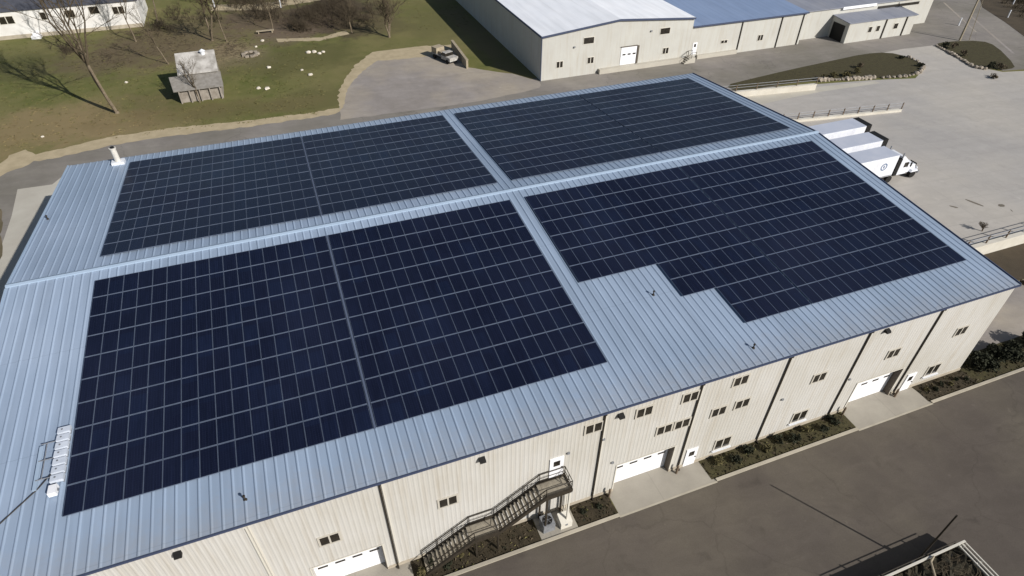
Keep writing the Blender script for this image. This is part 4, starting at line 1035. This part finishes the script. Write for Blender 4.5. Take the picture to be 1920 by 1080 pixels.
mb = MB(); mb.box(69.2, 86.2, YB-.75, YB-.01, N, 2.0); mb.build('loading_ledge', 'light_concrete', B1)
for x, z in ((64.3, 6.3), (79.0, 7.4)):
    mb = MB(); mb.box(x-.15, x+.15, YB-.2, YB-.01, z-.12, z+.12); mb.build('wall_light', 'grey_metal', B1)
mb = MB()
for k in range(4): mb.box(87.0-k*.35, 87.35-k*.35, 48.0, 49.3, N, N+.9-k*.22)
mb.box(87.36, 88.3, 48.0, YB-.01, N, N+.95)
tag(mb.build('entry_steps', 'light_concrete'), 'short concrete steps up to the white door of the back building', 'steps')
mb = MB()
for yy in (48.0, 49.2):
    mb.tube((86.0, yy, N+1.0), (87.4, yy, N+1.9), .04); mb.tube((87.4, yy, N+1.9), (88.3, yy, N+1.9), .04)
    for xx, zz in ((86.0, N), (87.4, N+.9), (88.3, N+.9)): mb.tube((xx, yy, zz), (xx, yy, zz+1.0), .035)
tag(mb.build('stair_rail', 'stair_steel'), 'dark handrail on the short concrete steps of the back building', 'handrail')

B2 = thing('blue_roofed_hall', 'cream metal building with plain light blue roof beside the gabled hall', 'building', (100, YB, N))
xa2, xb2 = 87.75, 113.2; Y2 = YB+.3
mb = MB(); mb.hexa([(xa2, Y2, 0), (xb2, Y2, 0), (xb2, 90, 0), (xa2, 90, 0), (xa2, Y2, 7.1), (xb2, Y2, 7.1), (xb2, 90, 8.6), (xa2, 90, 8.6)]); mb.build('wall', 'far_wall', B2)
mb = MB(); mb.hexa([(xa2+.01, Y2-.3, 7.15), (xb2+.2, Y2-.3, 7.15), (xb2+.2, 90, 8.75), (xa2+.01, 90, 8.75), (xa2+.01, Y2-.3, 7.27), (xb2+.2, Y2-.3, 7.27), (xb2+.2, 90, 8.87), (xa2+.01, 90, 8.87)]); mb.build('roof', 'blue_roof', B2)
mb = MB(); mb.box(xa2, xb2+.2, Y2-.42, Y2-.31, 7.02, 7.26); mb.build('gutter', 'blue_trim', B2)
for x in (98.6, 107.6, 112.6):
    mb = MB(); mb.box(x-.08, x+.08, Y2-.16, Y2-.01, N, 7.0); mb.build('downspout', 'stair_steel', B2)
mb = MB(); mb.box(88.5, 89.4, Y2-.06, Y2-.004, 2.1, 4.2); d = mb.build('door', 'white_door', B2)
mb = MB(); mb.box(88.75, 89.15, Y2-.08, Y2-.061, 3.4, 3.95); mb.build('pane', 'glass', d)
fwin(B2, 95.3, 3.66, 1.3, .5, True, Y2); fwin(B2, 103.5, 3.5, 1.1, 1.0, True, Y2)
mb = MB(); mb.box(89.6, 98.4, Y2-.5, Y2-.01, N, 1.9); mb.build('loading_ledge', 'light_concrete', B2)

B3 = thing('grey_roofed_hall', 'long cream building with grey roof at the far end of the back row', 'building', (130, 51.5, N))
mb = MB(); mb.hexa([(113.45, 51.6, 0), (148, 51.6, 0), (148, 84, 0), (113.45, 84, 0), (113.45, 51.6, 6.5), (148, 51.6, 6.5), (148, 84, 8), (113.45, 84, 8)]); mb.build('wall', 'far_wall', B3)
mb = MB(); mb.hexa([(113.42, 51.3, 6.55), (148.3, 51.3, 6.55), (148.3, 84, 8.1), (113.42, 84, 8.1), (113.42, 51.3, 6.7), (148.3, 51.3, 6.7), (148.3, 84, 8.25), (113.42, 84, 8.25)]); mb.build('roof', 'grey_roof', B3)
mb = MB(); mb.box(133, 144, 51.5, 51.59, 5.4, 5.9); mb.build('clerestory_window', 'glass', B3)
mb = MB(); mb.box(123.5, 132, 51.22, 51.29, 6.2, 6.72); mb.build('fascia', 'white_door', B3)
B4 = thing('front_annex', 'low white annex with grey lean-to roof projecting from the far building', 'building', (130, 47, N))
mb = MB(); mb.hexa([(121.9, 47, 0), (139, 47.0, 0), (139, 51.58, 0), (121.9, 51.58, 0), (121.9, 47, 4.9), (139, 47.0, 4.9), (139, 51.58, 5.25), (121.9, 51.58, 5.25)]); mb.build('wall', 'far_wall', B4)
mb = MB(); mb.hexa([(121.7, 46.8, 4.95), (139.2, 46.8, 4.95), (139.2, 51.57, 5.3), (121.7, 51.57, 5.3), (121.7, 46.8, 5.07), (139.2, 46.8, 5.07), (139.2, 51.57, 5.42), (121.7, 51.57, 5.42)]); mb.build('roof', 'grey_roof', B4)
mb = MB(); mb.box(121.84, 121.895, 47.9, 51.0, N, 4.3); mb.build('recess_shade', 'black', B4)  # flat black sheet paints the dark shade of the recess
for x, w in ((127.6, .8), (129.6, .8), (134.2, 1.0)): fwin(B4, x, 3.3, w, 1.0, False, 47)
for x in (131.2, 136.5):
    mb = MB(); mb.box(x-.12, x+.12, 46.85, 46.99, N, 4.85); mb.build('downspout', 'stair_steel', B4)
B5 = thing('end_shed', 'small cream shed closing the far end of the back row', 'building', (152, 58, N))
mb = MB(); mb.box(150.5, 154, 59, 70, 0, 6.2); mb.box(155, 156.5, 58.5, 70, 0, 6.4); mb.build('wall', 'far_wall', B5)
mb = MB(); mb.box(150.3, 156.7, 58.3, 70.2, 6.42, 6.6); mb.build('roof', 'grey_roof', B5)
mb = MB(); mb.box(154.02, 154.98, 59.3, 60, 0, 6.3); mb.build('doorway', 'dark_recess', B5)

# white house at top left
H = thing('white_house', 'long white single-storey house with dark shingle roof behind bare trees', 'house', (-30, 105, N))
hx0, hx1, hy, hz = -75, -7.4, 103.6, N+5.0
mb = MB(); mb.box(hx0, hx1, hy, hy+13, 0, hz-.05); mb.build('wall', 'white_house', H)
mb = MB()
mb.hexa([(hx0, hy-.2, hz-.05), (hx1+.5, hy-.2, hz-.05), (hx1+.5, hy+6.5, hz+2.7), (hx0, hy+6.5, hz+2.7), (hx0, hy-.2, hz+.12), (hx1+.5, hy-.2, hz+.12), (hx1+.5, hy+6.5, hz+2.9), (hx0, hy+6.5, hz+2.9)])
mb.hexa([(hx0, hy+13.5, hz-.05), (hx1+.5, hy+13.5, hz-.05), (hx1+.5, hy+6.52, hz+2.7), (hx0, hy+6.52, hz+2.7), (hx0, hy+13.5, hz+.12), (hx1+.5, hy+13.5, hz+.12), (hx1+.5, hy+6.52, hz+2.9), (hx0, hy+6.52, hz+2.9)])
mb.build('roof', 'house_roof', H)
mb = MB(); mb.face([(hx1-.01, hy, hz-.05), (hx1-.01, hy+13, hz-.05), (hx1-.01, hy+6.5, hz+2.65)]); mb.build('gable', 'white_house', H)
def wx(px, py, yv):
    d = FW+RT*((px-960)/F)-UP*((py-540)/F); t = (yv-CAM.y)/d.y; q = CAM+d*t; return q.x, q.z
for px, py, w, dbl in ((12, 38, 2.4, True), (81, 30, .9, False), (131, 26, 1.6, False), (176, 19, 1.6, False), (222, 19, 2.0, True)):
    x, z = wx(px, py, hy); fwin(H, x, z, w, 1.3, dbl, hy)
mb = MB(); mb.box(hx0, hx1, hy-.08, hy-.004, N, N+.7); mb.build('foundation', 'foundation', H)
x, y = G(72, 68, N)
mb = MB(); mb.box(x-.8, x+.8, hy-1.6, hy-.1, N, N+.5); mb.box(x-.5, x+.5, hy-.9, hy-.1, N+.5, N+.9)
tag(mb.build('porch_step', 'white_door'), 'small white steps against the long white house', 'steps')

# shed
sx0, sx1, sy = .9, 7.3, 60.4
SH = thing('garden_shed', 'weathered grey shed with bright metal upper roof and plank lean-to', 'shed', (4, 62, N))
mb = MB(); mb.box(sx0, sx1, sy, sy+2.5, 0, 3.3); mb.build('wall', 'shed_wood', SH)
mb = MB(); mb.hexa([(sx0-.5, sy-.5, 3.2), (sx1+.4, sy-.5, 3.2), (sx1+.4, sy+2.5, 4.45), (sx0-.9, sy+2.5, 4.45), (sx0-.5, sy-.5, 3.32), (sx1+.4, sy-.5, 3.32), (sx1+.4, sy+2.5, 4.57), (sx0-.9, sy+2.5, 4.57)]); mb.build('lean_to_roof', 'shed_lean', SH)
mb = MB(); mb.hexa([(sx0+.5, sy+2.3, 4.7), (sx1+.1, sy+2.3, 4.7), (sx1+.1, sy+6.4, 6.7), (sx0+.5, sy+6.4, 6.7), (sx0+.5, sy+2.3, 4.85), (sx1+.1, sy+2.3, 4.85), (sx1+.1, sy+6.4, 6.85), (sx0+.5, sy+6.4, 6.85)]); mb.build('roof', 'shed_roof', SH)
mb = MB(); mb.hexa([(sx0+.6, sy+2.52, 0), (sx1, sy+2.52, 0), (sx1, sy+6.3, 0), (sx0+.6, sy+6.3, 0), (sx0+.6, sy+2.52, 4.72), (sx1, sy+2.52, 4.72), (sx1, sy+6.3, 6.55), (sx0+.6, sy+6.3, 6.55)]); mb.build('rear_wall', 'shed_wood', SH)
for k in range(5):
    x = sx0+.2+k*(sx1-sx0-.4)/4
    mb = MB(); mb.box(x-.09, x+.09, sy-.4, sy-.22, N-.1, 3.32); mb.build('post', 'shed_wood', SH)
mb = MB(); mb.tube((5.6, sy+5.8, 6.3), (5.6, sy+5.8, 7.0), .35, .35, 12); mb.tube((5.6, sy+5.8, 7.0), (5.6, sy+5.8, 7.3), .5, .05, 12); mb.build('roof_ventilator', 'white_metal', SH)

# bench, fire ring, posts
x, y = G(498, 62, N)
e_ = thing('garden_bench', 'grey plank bench on bare ground beside the brush', 'bench', (x, y, N))
mb = MB(); mb.box(x-1.7, x+1.7, y-.3, y+.3, N+.45, N+.55); mb.build('seat', 'timber', e_)
for dx in (-1.3, 1.3):
    mb = MB(); mb.box(x+dx-.1, x+dx+.1, y-.25, y+.25, N, N+.45); mb.build('leg', 'timber', e_)
x, y = G(470, 103, N); rnd = random.Random(5)
e_ = thing('fire_ring', 'ring of rough pale stones around ash on the worn lawn', 'fire pit', (x, y, N))
mb = MB(); mb.tube((x, y, N), (x, y, N+.06), 1.0, 1.0, 16); mb.build('ash', 'leaf_litter', e_)
for k in range(9):
    t = k*.7; mb = MB(); cx_, cy_ = x+1.25*math.cos(t), y+1.25*math.sin(t)
    mb.hexa([(cx_+a*rnd.uniform(.25, .4), cy_+b*rnd.uniform(.2, .35), N+c) for c in (0, .35) for a, b in ((-1, -1), (1, -1), (1, 1), (-1, 1))]); mb.build('ring_stone', 'rock', e_)
for k, px in enumerate((403, 527)):
    x, y = G(px, 14, N); mb = MB(); mb.box(x-.12, x+.12, y-.12, y+.12, N, N+3.2); mb.box(x-.17, x+.17, y-.17, y+.17, N+3.202, N+3.3)
    tag(mb.build('gate_post', 'white_metal'), ['white post at the left end of the far path', 'white post at the right end of the far path'][k], 'post', 'white posts on the far path')

# small utility truck and low timber wall on the gravel lot
A = Vector(G(812, 108, N)); B = Vector(G(843, 122, N)); d = (B-A).normalized(); ang = math.atan2(d.y, d.x); C_ = (A+B)/2+Vector((-d.y, d.x))*.9
e_ = thing('utility_truck', 'small white flatbed utility truck with box load on the gravel lot', 'truck', (C_.x, C_.y, N))
def tp(a, b, z): return (C_.x+a*math.cos(ang)-b*math.sin(ang), C_.y+a*math.sin(ang)+b*math.cos(ang), z)
def tbox(name, m, a0, a1, b0, b1, z0, z1, ta=0):
    mb = MB(); mb.hexa([tp(a0, b0, z0), tp(a1, b0, z0), tp(a1, b1, z0), tp(a0, b1, z0), tp(a0+ta, b0+abs(ta)*.3, z1), tp(a1-ta, b0+abs(ta)*.3, z1), tp(a1-ta, b1-abs(ta)*.3, z1), tp(a0+ta, b1-abs(ta)*.3, z1)]); return mb.build(name, m, e_)
tbox('hood', 'dirty_white', 1.5, 2.7, -.95, .95, N+.55, N+1.2)
tbox('cab', 'dirty_white', .1, 1.48, -.95, .95, N+.55, N+1.2); tbox('cab_windows', 'glass', .15, 1.45, -.92, .92, N+1.203, N+1.7, .15); tbox('cab_roof', 'dirty_white', .3, 1.3, -.85, .85, N+1.703, N+1.78)
tbox('flatbed', 'grey_metal', -2.9, .05, -1.0, 1.0, N+.85, N+1.0)
tbox('load_box', 'timber', -2.8, -1.3, -.9, .9, N+1.003, N+2.0); tbox('load_crate', 'timber', -1.1, -.3, -.6, .6, N+1.003, N+1.5)
tbox('chassis', 'black', -2.8, 2.6, -.5, .5, N+.4, N+.54)
for a in (-2.0, 1.9):
    for b in (-1, 1):
        mb = MB(); mb.tube(tp(a, b*.72, N+.4), tp(a, b*1.0, N+.4), .4, .4, 16); mb.build('wheel', 'tyre', e_)
A = Vector(G(846, 92, N)); B = Vector(G(874, 130, N)); d = (B-A); L = d.length; ang = math.atan2(d.y, d.x)
mb = MB(); mb.rbox((A+B)/2+Vector((.3, .2)), ang, L/2, .18, N, N+1.5); mb.rbox((A+B)/2+Vector((.3, .2)), ang, L/2+.05, .24, N+1.503, N+1.6)
tag(mb.build('timber_wall', 'timber'), 'short low timber wall at the corner of the gravel lot', 'wall')

# utility pole and roadside posts
x, y = G(1799, 76, N)
e_ = thing('utility_pole', 'tall grey wooden utility pole on the corner island by the road', 'utility pole', (x, y, N))
mb = MB(); mb.tube((x, y, N-.2), (x, y, N+13), .2, .13, 10); mb.build('pole', 'timber', e_)
mb = MB(); mb.box(x-1.2, x+1.2, y-.08, y+.08, N+12, N+12.15); mb.build('crossarm', 'bark_dark', e_)
mb = MB(); mb.tube((x+1.9, y-.6, N), (x+.4, y-.1, N+12), .06, .06, 5); mb.build('guy_wire', 'timber', e_)
for k, (px, py) in enumerate(((1889, 33), (1899, 8), (1797, 48))):
    x, y = G(px, py, N); mb = MB(); mb.tube((x, y, N), (x, y, N+1.5), .14, .12, 8); mb.tube((x, y, N+1.5), (x, y, N+1.6), .16, .05, 8)
    tag(mb.build('marker_post', 'white_metal'), ['short white marker post on the dark bank beyond the road', 'white marker post farthest along the dark bank', 'short white post beside the utility pole'][k], 'post', 'white marker posts')
# scrub on the dark bank
rnd = random.Random(9); mb = MB()
for _ in range(420):
    t = rnd.random(); px = 1850+t*110+rnd.uniform(0, 60); py = -5+t*72-rnd.uniform(0, 45)
    x, y = G(px, py, N)
    for j in range(5):
        p = Vector((x+rnd.gauss(0, .4), y+rnd.gauss(0, .4), N)); q = p+Vector((rnd.gauss(0, .4), rnd.gauss(0, .4), rnd.uniform(.4, 1.5)))
        mb.tube(p, q, .06, .02, 3, cap=False)
tag(mb.build('bank_scrub', 'bark_dark', fix=False), 'dark scrub covering the bank beyond the road', 'scrub', None, 'stuff')

# ------------------------------------------------------------ OPEN TRAILER WITH WHITE RAILS, BOTTOM RIGHT
e_ = thing('stake_trailer', 'open trailer with white top rails and dark load parked in the front yard', 'trailer', (50, -38.6, 0))
tx0, tx1, ty0, ty1 = 45.0, 54.5, -40.4, -37.4
mb = MB(); mb.box(tx0, tx1, ty0, ty1, .45, .6); mb.build('bed', 'black', e_)
mb = MB(); mb.box(tx0, tx1-.05, ty1-.06, ty1, .6, 1.08); mb.box(tx0, tx1-.05, ty0, ty0+.06, .6, 1.08); mb.box(tx0, tx0+.06, ty0+.06, ty1-.06, .6, 1.08); mb.build('side_panel', 'stair_steel', e_)
mb = MB(); mb.box(tx0, tx1, ty1-.08, ty1+.06, 1.083, 1.2); mb.build('top_rail', 'trim_light', e_)
mb = MB()
for k in range(3): mb.box(tx1-.08-k*.3, tx1-.0-k*.3, ty0, ty1-.11, 1.05, 1.15)
for yy in (ty0, -38.9, ty1-.2): mb.box(tx1-.68, tx1-.0, yy, yy+.07, .98, 1.048); mb.box(tx1-.08, tx1-.01, yy, yy+.07, .6, .978)
mb.build('end_gate', 'trim_light', e_)
rnd = random.Random(4); mb = MB()
nx, ny = 26, 9; hts = [[.78+rnd.uniform(-.12, .2) for _ in range(nx+1)] for _ in range(ny+1)]
for j in range(ny):
    for i in range(nx):
        f = lambda a, b: (tx0+.08+(tx1-.5-tx0)*a/nx, ty0+.08+(ty1-.2-ty0)*b/ny, hts[b][a])
        mb.face([f(i, j), f(i+1, j), f(i+1, j+1), f(i, j+1)])
ld_ = mb.build('load', 'dark_load', e_, fix=False)
mb = MB()
for _ in range(700):
    p = Vector((rnd.uniform(tx0+.2, tx1-.9), rnd.uniform(ty0+.2, ty1-.3), .8)); q = p+Vector((rnd.gauss(0, .35), rnd.gauss(0, .25), rnd.uniform(.05, .38)))
    mb.tube(p, q, .02, .008, 3, cap=False)
mb.build('cut_branches', 'twig', ld_, fix=False)
for k in range(7):
    xx = tx0+.6+k*1.35; mb = MB(); mb.box(xx-.05, xx+.05, ty1+.065, ty1+.13, .5, 1.2+.12*((k*5) % 3)); mb.build('shadow_stake', 'stair_steel', e_)  # stakes added to give the cast shadow a serrated edge
mb = MB(); mb.tube((tx0, ty1+.17, 1.3), (tx1-.7, ty1+.17, 1.3), .03); mb.build('shadow_bar', 'stair_steel', e_)  # thin bar added along the trailer's cast shadow
for xx in (47.5, 48.7, 53.0):
    for yy in (ty0+.1, ty1-.4):
        mb = MB(); mb.tube((xx, yy, .38), (xx, yy+.3, .38), .38, .38, 16); mb.build('wheel', 'tyre', e_)
mb = MB(); mb.tube((49.2, ty0, 1.1), (50.9, ty1-.3, 1.28), .07); mb.tube((50.9, ty1-.3, 1.28), (51.4, ty1-.1, 1.26), .07); mb.build('crossbar', 'timber', e_)
e_ = thing('flagpole', 'slender dark pole rising beside the open white-railed trailer', 'pole', (50.9, -37.0, 0))
px_, py_ = 50.74, -37.22+.0
mb = MB(); mb.tube((50.74, -38.29+1.15, 0), (50.74, -38.29+1.15, 6.4), .075, .055, 10); mb.build('shaft', 'stair_steel', e_)
mb = MB(); mb.tube((50.74, -37.14, 0), (50.74, -37.14, .25), .2, .16, 10); mb.build('base', 'grey_metal', e_)

# ------------------------------------------------------------ CAMERA, LIGHT, WORLD
cd = bpy.data.cameras.new('camera'); cam = bpy.data.objects.new('camera', cd); COL.objects.link(cam); SC.camera = cam
M = Matrix((RT, UP, -FW)).transposed().to_4x4(); M.translation = CAM; cam.matrix_world = M
cd.sensor_width = 36; cd.lens = F/1920*36; cd.clip_end = 5000; cd.clip_start = .5
EL = R(32); AZ = math.atan2(.532, -.847)     # direction towards the sun, from +Y clockwise
sd = Vector((math.sin(AZ)*math.cos(EL), math.cos(AZ)*math.cos(EL), math.sin(EL)))
ld = bpy.data.lights.new('sun', 'SUN'); ld.energy = 4.6; ld.angle = R(.55); ld.color = (1, .965, .915)
lo = bpy.data.objects.new('sun', ld); COL.objects.link(lo); lo.rotation_euler = sd.to_track_quat('Z', 'Y').to_euler(); lo.location = (0, 0, 80)
w = bpy.data.worlds.new('World'); SC.world = w; w.use_nodes = True
nt = w.node_tree; bg = nt.nodes['Background']; sky = nt.nodes.new('ShaderNodeTexSky'); sky.sky_type = 'NISHITA'
sky.sun_disc = False; sky.sun_elevation = EL; sky.sun_rotation = AZ; sky.altitude = 100; sky.air_density = 1.0; sky.dust_density = 1.0
nt.links.new(sky.outputs[0], bg.inputs[0]); bg.inputs[1].default_value = .06
SC.view_settings.view_transform = 'Standard'; SC.view_settings.look = 'None'; SC.view_settings.exposure = 0.15; SC.view_settings.gamma = 1
SC.render.engine = 'CYCLES'
SC.render.resolution_x = 1024; SC.render.resolution_y = 576
